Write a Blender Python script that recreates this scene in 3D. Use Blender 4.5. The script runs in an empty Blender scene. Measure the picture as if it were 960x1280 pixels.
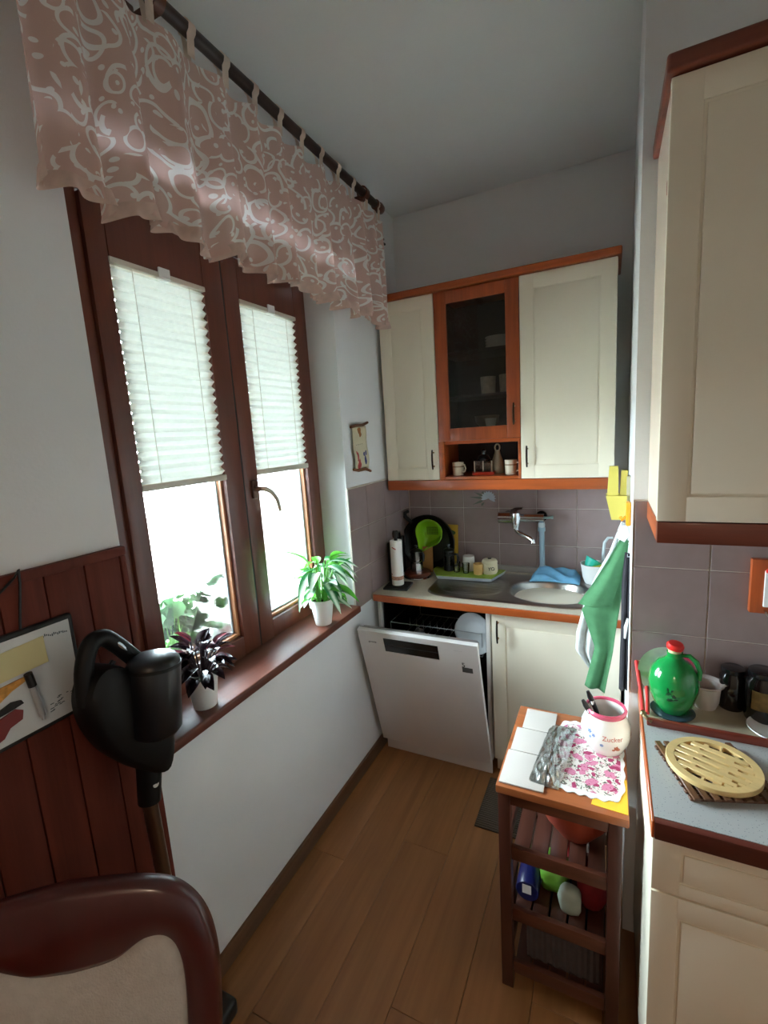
import bpy, bmesh, math, random
from mathutils import Vector, Matrix
random.seed(7)
sc = bpy.context.scene
COL = sc.collection
pi = math.pi

# ------------------------------------------------------------------ camera
CAM_H = 1.70
FPX, YAW, PITCH, ROLL = 578.454, 0.458245523, 0.16251688, -0.062359823

def world_to_cam():
    cy, sy = math.cos(YAW), math.sin(YAW); cp, sp = math.cos(PITCH), math.sin(PITCH); cr, sr = math.cos(ROLL), math.sin(ROLL)
    B = Matrix(((1, 0, 0), (0, 0, -1), (0, 1, 0)))
    Ry = Matrix(((cy, -sy, 0), (sy, cy, 0), (0, 0, 1)))
    P = Matrix(((1, 0, 0), (0, cp, -sp), (0, sp, cp)))
    Q = Matrix(((cr, -sr, 0), (sr, cr, 0), (0, 0, 1)))
    return Q @ P @ B @ Ry.transposed()
RWC = world_to_cam()
cd = bpy.data.cameras.new('camera')
cam = bpy.data.objects.new('camera', cd); COL.objects.link(cam)
cd.sensor_fit = 'HORIZONTAL'; cd.sensor_width = 36.0; cd.lens = FPX / 960 * 36.0
cd.clip_start = 0.02
rot = (Matrix(((1, 0, 0), (0, -1, 0), (0, 0, -1))) @ RWC).transposed()
cam.matrix_world = Matrix.Translation((0, 0, CAM_H)) @ rot.to_4x4()
sc.camera = cam

def ray(px, py):
    return RWC.transposed() @ Vector(((px - 480) / FPX, (py - 640) / FPX, 1.0))
def PX(px, py, x):
    d = ray(px, py); return Vector((0, 0, CAM_H)) + d * (x / d.x)
def PY(px, py, y):
    d = ray(px, py); return Vector((0, 0, CAM_H)) + d * (y / d.y)
def PZ(px, py, z):
    d = ray(px, py); return Vector((0, 0, CAM_H)) + d * ((z - CAM_H) / d.z)

# ------------------------------------------------------------------ world, exposure
w = bpy.data.worlds.new('world'); sc.world = w; w.use_nodes = True
bg = w.node_tree.nodes['Background']
bg.inputs[0].default_value = (0.79, 0.91, 1.0, 1); bg.inputs[1].default_value = 24.0
sc.view_settings.view_transform = 'Standard'; sc.view_settings.look = 'None'
sc.view_settings.gamma = 1.0; sc.view_settings.use_curve_mapping = False
sc.view_settings.exposure = 2.02
sc.cycles.use_denoising = True
sc.cycles.max_bounces = 10; sc.cycles.diffuse_bounces = 6; sc.cycles.transparent_max_bounces = 16
sc.cycles.caustics_reflective = False; sc.cycles.caustics_refractive = False
sc.cycles.sample_clamp_indirect = 6.0

def portal(name, loc, rot, sx, sy):
    l = bpy.data.lights.new(name, 'AREA'); l.shape = 'RECTANGLE'; l.size = sx; l.size_y = sy
    l.cycles.is_portal = True
    o = bpy.data.objects.new(name, l); COL.objects.link(o); o.location = loc; o.rotation_euler = rot
# daylight portal of the window (it emits nothing, it only guides sky sampling)
portal('window_portal', (-1.345, 1.345, 1.60), (0, -pi/2, 0), 1.30, 0.98)

# ------------------------------------------------------------------ colours and materials
def lin(c):
    f = lambda v: (v / 12.92 if v <= 0.04045 else ((v + 0.055) / 1.055) ** 2.4)
    return tuple(f(x / 255.0) for x in c[:3]) + (1,)
MATS = {}
def newmat(name):
    m = bpy.data.materials.new(name); m.use_nodes = True
    nt = m.node_tree; b = nt.nodes['Principled BSDF']
    MATS[name] = m
    return m, nt, b
def node(nt, t, **kw):
    n = nt.nodes.new(t)
    for k, v in kw.items(): setattr(n, k, v)
    return n
def mat(name, col, rough=0.5, metal=0.0, var=0.06, scale=6.0, bump=0.0, bscale=60.0, coat=0.0, spec=0.5, sheen=0.0, stretch=(1, 1, 1), sub=0.0):
    if name in MATS: return MATS[name]
    m, nt, b = newmat(name)
    c = lin(col)
    tc = node(nt, 'ShaderNodeTexCoord'); mp = node(nt, 'ShaderNodeMapping'); mp.inputs['Scale'].default_value = stretch
    nt.links.new(tc.outputs['Object'], mp.inputs[0])
    nz = node(nt, 'ShaderNodeTexNoise'); nz.inputs['Scale'].default_value = scale; nz.inputs['Detail'].default_value = 4
    nt.links.new(mp.outputs[0], nz.inputs['Vector'])
    rp = node(nt, 'ShaderNodeValToRGB')
    rp.color_ramp.elements[0].position = .3; rp.color_ramp.elements[1].position = .7
    rp.color_ramp.elements[0].color = tuple(max(0, x * (1 - var)) for x in c[:3]) + (1,)
    rp.color_ramp.elements[1].color = tuple(min(1, x * (1 + var)) for x in c[:3]) + (1,)
    nt.links.new(nz.outputs['Fac'], rp.inputs[0]); nt.links.new(rp.outputs[0], b.inputs['Base Color'])
    b.inputs['Roughness'].default_value = rough; b.inputs['Metallic'].default_value = metal
    b.inputs['Specular IOR Level'].default_value = spec
    b.inputs['Coat Weight'].default_value = coat; b.inputs['Coat Roughness'].default_value = 0.12
    b.inputs['Sheen Weight'].default_value = sheen
    if sub: b.inputs['Subsurface Weight'].default_value = sub; b.inputs['Subsurface Radius'].default_value = (.01, .01, .01)
    if bump:
        n2 = node(nt, 'ShaderNodeTexNoise'); n2.inputs['Scale'].default_value = bscale; n2.inputs['Detail'].default_value = 3
        nt.links.new(mp.outputs[0], n2.inputs['Vector'])
        bp = node(nt, 'ShaderNodeBump'); bp.inputs['Strength'].default_value = bump; bp.inputs['Distance'].default_value = 0.004
        nt.links.new(n2.outputs['Fac'], bp.inputs['Height']); nt.links.new(bp.outputs[0], b.inputs['Normal'])
    return m
def wood(name, col, axis='z', rough=0.35, var=0.28, coat=0.25, fine=26.0, rnd=0.0, spec=0.5):
    """grain runs along axis"""
    if name in MATS: return MATS[name]
    m, nt, b = newmat(name); c = lin(col)
    tc = node(nt, 'ShaderNodeTexCoord'); mp = node(nt, 'ShaderNodeMapping')
    s = {'x': (.06, 1, 1), 'y': (1, .06, 1), 'z': (1, 1, .06)}[axis]
    mp.inputs['Scale'].default_value = s
    oi = node(nt, 'ShaderNodeObjectInfo')
    ad = node(nt, 'ShaderNodeVectorMath', operation='ADD')
    ml = node(nt, 'ShaderNodeVectorMath', operation='SCALE'); ml.inputs['Scale'].default_value = 13.0
    cmb = node(nt, 'ShaderNodeCombineXYZ')
    for i in range(3): nt.links.new(oi.outputs['Random'], cmb.inputs[i])
    nt.links.new(cmb.outputs[0], ml.inputs[0])
    nt.links.new(tc.outputs['Object'], ad.inputs[0]); nt.links.new(ml.outputs[0], ad.inputs[1])
    nt.links.new(ad.outputs[0], mp.inputs[0])
    n1 = node(nt, 'ShaderNodeTexNoise'); n1.inputs['Scale'].default_value = fine; n1.inputs['Detail'].default_value = 6; n1.inputs['Distortion'].default_value = .6
    n2 = node(nt, 'ShaderNodeTexNoise'); n2.inputs['Scale'].default_value = fine * 5; n2.inputs['Detail'].default_value = 3
    nt.links.new(mp.outputs[0], n1.inputs[0]); nt.links.new(mp.outputs[0], n2.inputs[0])
    mx = node(nt, 'ShaderNodeMath', operation='MULTIPLY_ADD'); mx.inputs[1].default_value = .35
    nt.links.new(n2.outputs['Fac'], mx.inputs[0]); nt.links.new(n1.outputs['Fac'], mx.inputs[2])
    rp = node(nt, 'ShaderNodeValToRGB'); e = rp.color_ramp.elements
    e[0].position = .45; e[1].position = .9
    e[0].color = tuple(x * (1 - var) for x in c[:3]) + (1,); e[1].color = tuple(min(1, x * (1 + var)) for x in c[:3]) + (1,)
    nt.links.new(mx.outputs[0], rp.inputs[0])
    out = rp.outputs[0]
    if rnd:
        hs = node(nt, 'ShaderNodeHueSaturation')
        mr = node(nt, 'ShaderNodeMapRange'); mr.inputs[3].default_value = 1 - rnd; mr.inputs[4].default_value = 1 + rnd
        nt.links.new(oi.outputs['Random'], mr.inputs[0]); nt.links.new(mr.outputs[0], hs.inputs['Value'])
        nt.links.new(out, hs.inputs['Color']); out = hs.outputs[0]
    nt.links.new(out, b.inputs['Base Color'])
    b.inputs['Roughness'].default_value = rough; b.inputs['Coat Weight'].default_value = coat; b.inputs['Coat Roughness'].default_value = .15
    b.inputs['Specular IOR Level'].default_value = spec
    return m
def glass(name, tint=(245, 250, 250), refl=0.08, rough=0.0):
    """thin pane: see-through with a clear reflection"""
    if name in MATS: return MATS[name]
    m = bpy.data.materials.new(name); m.use_nodes = True; nt = m.node_tree; nt.nodes.clear(); MATS[name] = m
    o = node(nt, 'ShaderNodeOutputMaterial'); t = node(nt, 'ShaderNodeBsdfTransparent'); g = node(nt, 'ShaderNodeBsdfGlossy')
    fr = node(nt, 'ShaderNodeFresnel'); fr.inputs[0].default_value = 1.45
    ad = node(nt, 'ShaderNodeMath', operation='MULTIPLY_ADD'); ad.inputs[1].default_value = .9; ad.inputs[2].default_value = refl * .5; ad.use_clamp = True
    t.inputs[0].default_value = lin(tint); g.inputs['Roughness'].default_value = rough
    x = node(nt, 'ShaderNodeMixShader')
    nt.links.new(fr.outputs[0], ad.inputs[0]); nt.links.new(ad.outputs[0], x.inputs[0])
    nt.links.new(t.outputs[0], x.inputs[1]); nt.links.new(g.outputs[0], x.inputs[2]); nt.links.new(x.outputs[0], o.inputs[0])
    return m
def cloth(name, col, transl=0.3, var=0.08, scale=30, bump=.3, bscale=300, alpha=0.0):
    """fabric that lets some light through"""
    if name in MATS: return MATS[name]
    m, nt, b = newmat(name); c = lin(col)
    tc = node(nt, 'ShaderNodeTexCoord'); nz = node(nt, 'ShaderNodeTexNoise'); nz.inputs['Scale'].default_value = scale
    nt.links.new(tc.outputs['Object'], nz.inputs[0])
    rp = node(nt, 'ShaderNodeValToRGB'); e = rp.color_ramp.elements; e[0].position = .35; e[1].position = .65
    e[0].color = tuple(x * (1 - var) for x in c[:3]) + (1,); e[1].color = tuple(min(1, x * (1 + var)) for x in c[:3]) + (1,)
    nt.links.new(nz.outputs['Fac'], rp.inputs[0]); nt.links.new(rp.outputs[0], b.inputs['Base Color'])
    b.inputs['Roughness'].default_value = .9; b.inputs['Specular IOR Level'].default_value = .15
    n2 = node(nt, 'ShaderNodeTexNoise'); n2.inputs['Scale'].default_value = bscale
    nt.links.new(tc.outputs['Object'], n2.inputs[0])
    bp = node(nt, 'ShaderNodeBump'); bp.inputs['Strength'].default_value = bump; bp.inputs['Distance'].default_value = .003
    nt.links.new(n2.outputs['Fac'], bp.inputs['Height']); nt.links.new(bp.outputs[0], b.inputs['Normal'])
    o = nt.nodes['Material Output']; tr = node(nt, 'ShaderNodeBsdfTranslucent'); mx = node(nt, 'ShaderNodeMixShader'); mx.inputs[0].default_value = transl
    nt.links.new(rp.outputs[0], tr.inputs[0]); nt.links.new(b.outputs[0], mx.inputs[1]); nt.links.new(tr.outputs[0], mx.inputs[2])
    last = mx
    if alpha:
        t = node(nt, 'ShaderNodeBsdfTransparent'); m2 = node(nt, 'ShaderNodeMixShader'); m2.inputs[0].default_value = alpha
        nt.links.new(mx.outputs[0], m2.inputs[1]); nt.links.new(t.outputs[0], m2.inputs[2]); last = m2
    nt.links.new(last.outputs[0], o.inputs[0])
    return m

# ------------------------------------------------------------------ mesh helpers
def box(bm, x0, x1, y0, y1, z0, z1, bev=0.0, seg=2, M=None):
    r = bmesh.ops.create_cube(bm, size=1.0)
    vs = r['verts']
    for v in vs:
        v.co = Vector(((x0 + x1) / 2 + v.co.x * (x1 - x0), (y0 + y1) / 2 + v.co.y * (y1 - y0), (z0 + z1) / 2 + v.co.z * (z1 - z0)))
    if bev:
        es = list({e for v in vs for e in v.link_edges})
        rr = bmesh.ops.bevel(bm, geom=es, offset=bev, segments=seg, affect='EDGES', profile=.6)
        vs = list({v for f in rr['faces'] for v in f.verts} | {v for v in vs if v.is_valid})
    if M is not None:
        for v in vs: v.co = M @ v.co
    return vs
def ring_faces(bm, rings, closed=True, cap0=True, cap1=True):
    n = len(rings[0])
    for a, b in zip(rings[:-1], rings[1:]):
        for i in range(n if closed else n - 1):
            j = (i + 1) % n
            try: bm.faces.new((a[i], a[j], b[j], b[i]))
            except ValueError: pass
    if cap0:
        try: bm.faces.new(list(reversed(rings[0])))
        except ValueError: pass
    if cap1:
        try: bm.faces.new(rings[-1])
        except ValueError: pass
def tube(bm, pts, r, n=10, caps=True, closed=False):
    pts = [Vector(p) for p in pts]; N = len(pts)
    rs = r if isinstance(r, (list, tuple)) else [r] * N
    rings = []; up = None
    for i in range(N):
        if closed: t = pts[(i + 1) % N] - pts[i - 1]
        else: t = pts[min(i + 1, N - 1)] - pts[max(i - 1, 0)]
        t.normalize()
        if up is None:
            up = t.cross(Vector((0, 0, 1)))
            if up.length < 1e-3: up = t.cross(Vector((1, 0, 0)))
        up = (up - t * up.dot(t)); up.normalize(); s = t.cross(up)
        rings.append([bm.verts.new(pts[i] + (up * math.cos(2 * pi * k / n) + s * math.sin(2 * pi * k / n)) * rs[i]) for k in range(n)])
    if closed: rings.append(rings[0]); caps = False
    ring_faces(bm, rings, True, caps, caps)
def cyl(bm, p0, p1, r0, r1=None, n=20):
    tube(bm, [p0, p1], [r0, r0 if r1 is None else r1], n)
def lathe(bm, prof, n=28, c=(0, 0, 0), M=None, sx=1.0, sy=1.0):
    """prof: (r, z) list from bottom/inner to end; open ends close to the axis when r == 0"""
    rings = []
    for r, z in prof:
        if r < 1e-6:
            v = bm.verts.new((0, 0, z)); rings.append([v])
        else:
            rings.append([bm.verts.new((r * sx * math.cos(2 * pi * k / n), r * sy * math.sin(2 * pi * k / n), z)) for k in range(n)])
    for a, b in zip(rings[:-1], rings[1:]):
        for k in range(n):
            j = (k + 1) % n
            if len(a) == 1 and len(b) == 1: continue
            if len(a) == 1: f = (a[0], b[j], b[k])
            elif len(b) == 1: f = (a[k], a[j], b[0])
            else: f = (a[k], a[j], b[j], b[k])
            bm.faces.new(f)
    T = Matrix.Translation(c)
    for rg in rings:
        for v in rg:
            v.co = (T @ M @ v.co) if M is not None else (T @ v.co)
def prism(bm, poly, z0, z1, M=None):
    """poly in XY, extruded along Z"""
    a = [bm.verts.new((p[0], p[1], z0)) for p in poly]; b = [bm.verts.new((p[0], p[1], z1)) for p in poly]
    n = len(poly)
    for i in range(n):
        j = (i + 1) % n; bm.faces.new((a[i], a[j], b[j], b[i]))
    bm.faces.new(list(reversed(a))); bm.faces.new(b)
    if M is not None:
        for v in a + b: v.co = M @ v.co
def sheet(bm, fn, nu, nv):
    g = [[bm.verts.new(fn(i / nu, j / nv)) for j in range(nv + 1)] for i in range(nu + 1)]
    for i in range(nu):
        for j in range(nv):
            bm.faces.new((g[i][j], g[i + 1][j], g[i + 1][j + 1], g[i][j + 1]))
    return g
def solidify(bm, t):
    bmesh.ops.recalc_face_normals(bm, faces=bm.faces[:])
    geom = bm.faces[:]
    r = bmesh.ops.solidify(bm, geom=geom, thickness=t)
def B(): return bmesh.new()
def mesh(name, bm, smooth=True, angle=40):
    bmesh.ops.recalc_face_normals(bm, faces=bm.faces[:])
    me = bpy.data.meshes.new(name); bm.to_mesh(me); bm.free()
    if smooth:
        for p in me.polygons: p.use_smooth = True
        try: me.set_sharp_from_angle(angle=math.radians(angle))
        except Exception: pass
    return me
def obj(name, bm, m, parent=None, world=True, smooth=True, angle=40, off=None):
    """one mesh object; world=True: the bmesh holds world coordinates (unrotated root)"""
    if parent is not None and world:
        o = Vector((0, 0, 0)); p = parent
        while p is not None: o += p.location; p = p.parent
        bmesh.ops.translate(bm, verts=bm.verts[:], vec=-o)
    me = bm if isinstance(bm, bpy.types.Mesh) else mesh(name, bm, smooth, angle)
    ob = bpy.data.objects.new(name, me); COL.objects.link(ob)
    if m is not None:
        me.materials.clear(); me.materials.append(m)
    if parent is not None: ob.parent = parent
    return ob
def inst(name, me, parent, M):
    ob = bpy.data.objects.new(name, me); COL.objects.link(ob); ob.parent = parent; ob.matrix_local = M
    return ob
def tag(o, label, cat, group=None):
    o['label'] = label; o['category'] = cat
    if group: o['group'] = group
    return o
def thing(name, label, cat, loc=(0, 0, 0), rotz=0, group=None):
    o = bpy.data.objects.new(name, None); COL.objects.link(o); o.location = loc; o.rotation_euler = (0, 0, rotz)
    o.empty_display_size = .05
    return tag(o, label, cat, group)
def struct(o): o['kind'] = 'structure'; return o
def centred(name, bm, m, label, cat, group=None, smooth=True, angle=40):
    """single-mesh thing: origin moved to the middle of its base"""
    xs = [v.co.x for v in bm.verts]; ys = [v.co.y for v in bm.verts]; zs = [v.co.z for v in bm.verts]
    c = Vector(((min(xs) + max(xs)) / 2, (min(ys) + max(ys)) / 2, min(zs)))
    bmesh.ops.translate(bm, verts=bm.verts[:], vec=-c)
    o = obj(name, bm, m, None, False, smooth, angle); o.location = c
    return tag(o, label, cat, group)
def text_bm(s, size, M, depth=.0004):
    cu = bpy.data.curves.new('t', 'FONT'); cu.body = s; cu.size = size; cu.extrude = depth; cu.align_x = 'CENTER'; cu.align_y = 'CENTER'
    o = bpy.data.objects.new('t', cu); COL.objects.link(o)
    dg = bpy.context.evaluated_depsgraph_get(); dg.update()
    me = bpy.data.meshes.new_from_object(o.evaluated_get(dg)); bpy.data.objects.remove(o)
    bm = bmesh.new(); bm.from_mesh(me); bpy.data.meshes.remove(me)
    bmesh.ops.transform(bm, matrix=M, verts=bm.verts[:])
    return bm
def smooth3(pts, n=6, closed=False):
    """Catmull-Rom through points of any dimension"""
    P = [tuple(p) for p in pts]; N = len(P); out = []
    for i in range(N if closed else N - 1):
        g = (lambda k: P[k % N]) if closed else (lambda k: P[min(max(k, 0), N - 1)])
        a, b, c, d = g(i - 1), g(i), g(i + 1), g(i + 2)
        for k in range(n):
            t = k / n
            out.append(tuple(.5 * (2 * q + (-p + r) * t + (2 * p - 5 * q + 4 * r - s) * t * t + (-p + 3 * q - 3 * r + s) * t ** 3) for p, q, r, s in zip(a, b, c, d)))
    if not closed: out.append(P[-1])
    return out
def RX(a): return Matrix.Rotation(a, 4, 'X')
def RY(a): return Matrix.Rotation(a, 4, 'Y')
def RZ(a): return Matrix.Rotation(a, 4, 'Z')
def TR(*p): return Matrix.Translation(p)
# ------------------------------------------------------------------ palette
M_wall = mat('wall_paint', (226, 227, 228), .9, var=.03, scale=3, bump=.12, bscale=120)
M_ceil = mat('ceiling_paint', (226, 230, 231), .92, var=.03, scale=2, bump=.1, bscale=90)
M_cream = mat('cream_lacquer', (240, 230, 208), .38, var=.015, scale=3, coat=.15)
M_trimx = wood('cherry_trim_x', (172, 82, 34), 'x', rough=.35)
M_trimz = wood('cherry_trim_z', (164, 76, 34), 'z', rough=.38)
M_trimy = wood('cherry_trim_y', (172, 82, 34), 'y', rough=.35)
M_frz = wood('window_wood_z', (100, 49, 32), 'z', rough=.4, var=.2)
M_fry = wood('window_wood_y', (92, 52, 40), 'y', rough=.4, var=.2)
M_bead = wood('glazing_bead', (168, 112, 72), 'z', rough=.4, var=.15)
M_sill = wood('sill_wood', (98, 52, 38), 'y', rough=.42, var=.22, coat=.08, spec=.35)
M_panel = wood('panel_wood', (96, 42, 30), 'z', rough=.6, var=.25, rnd=.12, coat=0, spec=.2)
M_base = wood('baseboard_wood', (104, 72, 50), 'y', rough=.45)
M_floor = wood('floor_laminate', (152, 102, 60), 'y', rough=.45, var=.22, coat=.05, fine=16, rnd=.07)
M_tile = mat('mauve_tile', (148, 130, 128), .28, var=.07, scale=14, coat=.2, bump=.06, bscale=40)
M_grout = mat('pale_grout', (206, 196, 186), .9, var=.05)
M_chrome = mat('chrome', (215, 218, 220), .09, 1.0, var=.01)
M_steel = mat('brushed_steel', (176, 172, 166), .3, 1.0, var=.06, scale=40, stretch=(.05, 1, 1))
M_black = mat('black_plastic', (18, 18, 20), .35, var=.1)
M_blackm = mat('black_matt', (22, 21, 22), .6, var=.1)
M_white = mat('white_plastic', (236, 236, 234), .4, var=.015)
M_ceram = mat('white_ceramic', (238, 238, 234), .18, var=.015, coat=.3)
M_handle = mat('bronze_handle', (46, 34, 26), .35, .8, var=.1)
M_brass = mat('brass', (176, 128, 62), .3, 1.0, var=.05)
M_pane = glass('window_glass', (248, 252, 252), .06)

XL, YB, ZC = -1.115, 2.60, 2.90          # left wall, back wall, ceiling
XR0, XR1, YP = 0.064, 0.083, 1.50        # niche side wall (near / far), partition front

# ------------------------------------------------------------------ floor of laminate planks
bm = B(); box(bm, -1.30, 1.6, -1.30, 2.75, -.12, -.012)
floor = struct(obj('floor', bm, M_blackm, smooth=False))
PW, PL = .192, 1.28
bm = B(); box(bm, -PW / 2 + .0006, PW / 2 - .0006, -PL / 2 + .0006, PL / 2 - .0006, -.012, 0, .0012, 1)
me_plank = mesh('plank', bm, False); me_plank.materials.append(M_floor)
ix = 0
x = -1.115 + PW / 2 - .03
while x < 1.5:
    y = -1.2 - (ix * .43 % 1.0) * PL + PL / 2
    while y - PL / 2 < 2.6:
        if y + PL / 2 > -1.2:
            inst('plank', me_plank, floor, TR(x, y, 0))
        y += PL
    x += PW; ix += 1

bm = B(); box(bm, -1.45, 1.6, -1.30, 2.75, ZC, ZC + .12)
ceiling = struct(obj('ceiling', bm, M_ceil, smooth=False))

# ------------------------------------------------------------------ walls
WY0, WY1, WZ0, WZ1 = .735, 1.875, .868, 2.44      # window opening
bm = B()
XO = -1.415
box(bm, XO, XL, -1.30, WY0, 0, ZC); box(bm, XO, XL, WY1, 2.75, 0, ZC)
box(bm, XO, XL, WY0, WY1, 0, WZ0); box(bm, XO, XL, WY0, WY1, WZ1, ZC)
bmesh.ops.remove_doubles(bm, verts=bm.verts[:], dist=1e-5)
wall_left = struct(obj('wall_left', bm, M_wall, smooth=False))
bm = B(); box(bm, -1.115, .2, YB, 2.75, 0, ZC)
wall_back = struct(obj('wall_back', bm, M_wall, smooth=False))
bm = B(); prism(bm, [(XR0, YP), (1.60, YP), (1.60, 2.60), (XR1, 2.60)], 0, ZC)
wall_right = struct(obj('wall_right', bm, M_wall, smooth=False))
M_warm = mat('warm_wall_paint', (232, 226, 218), .9, var=.03, scale=3)
XE, YFR = 1.45, -1.15
bm = B(); box(bm, XE, XE + .15, YFR - .15, YP, 0, ZC)
wall_east = struct(obj('wall_far_right', bm, M_warm, smooth=False))
bm = B(); box(bm, -1.115, XE, YFR - .15, YFR, 0, ZC)
wall_front = struct(obj('wall_front', bm, M_warm, smooth=False))

# baseboards
bm = B(); box(bm, XL, XL + .013, .745, 2.10, 0, .072, .003); struct(obj('baseboard_left', bm, M_base))

# ------------------------------------------------------------------ unseen lamp behind the camera; dome added to keep light off the upper doors
LX, LY, LZ = .05, -.78, 1.86
lp = thing('pendant_lamp', 'pendant lamp behind the camera with a dome added to keep its light low', 'lamp', (LX, LY, LZ))
bm = B(); lathe(bm, [(.19, 0), (.185, .05), (.15, .12), (.08, .17), (.03, .19), (.028, .21), (.0, .212)], 40); lathe(bm, [(.186, .001), (.181, .05), (.146, .116), (.077, .165), (0, .186)], 40); obj('shade', bm, mat('lamp_shade', (120, 60, 40), .4), lp, world=False)
bm = B(); cyl(bm, (0, 0, .21), (0, 0, ZC - LZ - .02), .003, n=8); cyl(bm, (0, 0, ZC - LZ - .025), (0, 0, ZC - LZ - .001), .05, n=24); obj('cord', bm, M_blackm, lp, world=False)
m_, nt_, b_ = newmat('lamp_bulb'); b_.inputs['Emission Color'].default_value = (1, .78, .56, 1); b_.inputs['Emission Strength'].default_value = 6.0
bm = B(); lathe(bm, [(0, .06), (.02, .063), (.032, .085), (.028, .11), (.014, .13), (.014, .165)], 20); obj('bulb', bm, m_, lp, world=False)
pl = bpy.data.lights.new('bulb_light', 'POINT'); pl.energy = 2.5; pl.color = (1, .78, .56); pl.shadow_soft_size = .035
po = bpy.data.objects.new('bulb_light', pl); COL.objects.link(po); po.parent = lp; po.location = (0, 0, .035)

# ------------------------------------------------------------------ tiles, each its own piece on a bed of grout
def tile_piece(parent, M, sx, sz):
    key = (round(sx, 4), round(sz, 4))
    if key not in TILES:
        bm = B(); box(bm, -sx / 2 + .0016, sx / 2 - .0016, -.0035, .0045, -sz / 2 + .0016, sz / 2 - .0016, .0012, 1)
        TILES[key] = mesh('tile', bm, False); TILES[key].materials.append(M_tile)
    return inst('tile', TILES[key], parent, M)
TILES = {}
zs_b = [.86, 1.056, 1.260, 1.462]
# back wall (tile fronts face -y)
xs_b = [-1.098, -.964, -.760, -.556, -.352, -.148, .056, .0775]
bm = B(); box(bm, -1.114, .0815, YB - .010, YB, .858, 1.463); obj('grout_bed', bm, M_grout, wall_back, smooth=False)
decor_tile = None
for a, b in zip(xs_b[:-1], xs_b[1:]):
    for c, d in zip(zs_b[:-1], zs_b[1:]):
        t = tile_piece(wall_back, TR((a + b) / 2, YB - .0105, (c + d) / 2), b - a, d - c)
        if abs(a + .76) < .01 and c > 1.2: decor_tile = t
# painted flower on one tile of the back wall
M_fpet = mat('decor_petal', (196, 210, 222), .3, var=.1); M_fleaf = mat('decor_leaf', (96, 104, 92), .3, var=.2)
bm = B()
for k in range(11):
    a = -.4 + k * .37
    p = [(0, 0), (.012, .004), (.034, .006), (.043, 0), (.034, -.006), (.012, -.004)]
    prism(bm, p, 0, .0006, M=TR(.045, -.0042, -.045) @ RX(pi / 2) @ RZ(a))
obj('flower_decor', bm, M_fpet, decor_tile, world=False, smooth=False)
bm = B()
for k, (a, l) in enumerate(((2.7, .09), (3.05, .11), (3.5, .10), (2.3, .05), (3.9, .06))):
    prism(bm, [(.03, 0), (.05, .008), (l, .002), (.05, -.006)], 0, .0006, M=TR(.045, -.0042, -.045) @ RX(pi / 2) @ RZ(a))
obj('leaf_decor', bm, M_fleaf, decor_tile, world=False, smooth=False)
# left wall (tile fronts face +x)
bm = B(); box(bm, XL, XL + .010, 1.866, YB - .010, .866, 1.466); obj('grout_bed', bm, M_grout, wall_left, smooth=False)
ys_l = [1.868, 2.045, 2.248, 2.45, 2.586]
for a, b in zip(ys_l[:-1], ys_l[1:]):
    for c, d in zip([.868] + zs_b[1:], zs_b[1:]):
        tile_piece(wall_left, TR(XL + .0105, (a + b) / 2, (c + d) / 2) @ RZ(pi / 2), b - a, d - c)
# partition wall
xs_r = [.068, .253, .456, .659, .862, 1.065]; zs_r = [.88, 1.082, 1.280, 1.474]
bm = B(); box(bm, .066, 1.066, YP - .010, YP, .878, 1.475); obj('grout_bed', bm, M_grout, wall_right, smooth=False)
for a, b in zip(xs_r[:-1], xs_r[1:]):
    for c, d in zip(zs_r[:-1], zs_r[1:]):
        tile_piece(wall_right, TR((a + b) / 2, YP - .0105, (c + d) / 2), b - a, d - c)
bm = B(); box(bm, .0625, .0655, YP - .0145, YP, .878, 1.475, .001, 1); obj('edge_strip', bm, M_grout, wall_right, smooth=False)

# ------------------------------------------------------------------ wood panelling on the left wall
bm = B(); box(bm, XL, XL + .006, -1.149, .733, .0, 1.462)
trim1 = struct(obj('trim_1', bm, M_blackm, smooth=False))
bm = B(); box(bm, -.0055, .0055, -.0425, .0425, 0, 1.405, .003, 2); me_bd = mesh('plank', bm); me_bd.materials.append(M_panel)
y = .675
while y > -1.1:
    inst('plank', me_bd, trim1, TR(XL + .0105, y, .045)); y -= .0875
bm = B(); box(bm, XL, XL + .02, -1.149, .735, 1.445, 1.468, .004); obj('cap_rail', bm, M_panel, trim1)
bm = B(); box(bm, XL, XL + .018, .7195, .735, .0, 1.445, .004); obj('edge_rail', bm, M_panel, trim1)
bm = B(); box(bm, XL, XL + .02, -1.149, .7195, .0, .045, .004); obj('foot_rail', bm, M_panel, trim1)

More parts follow.
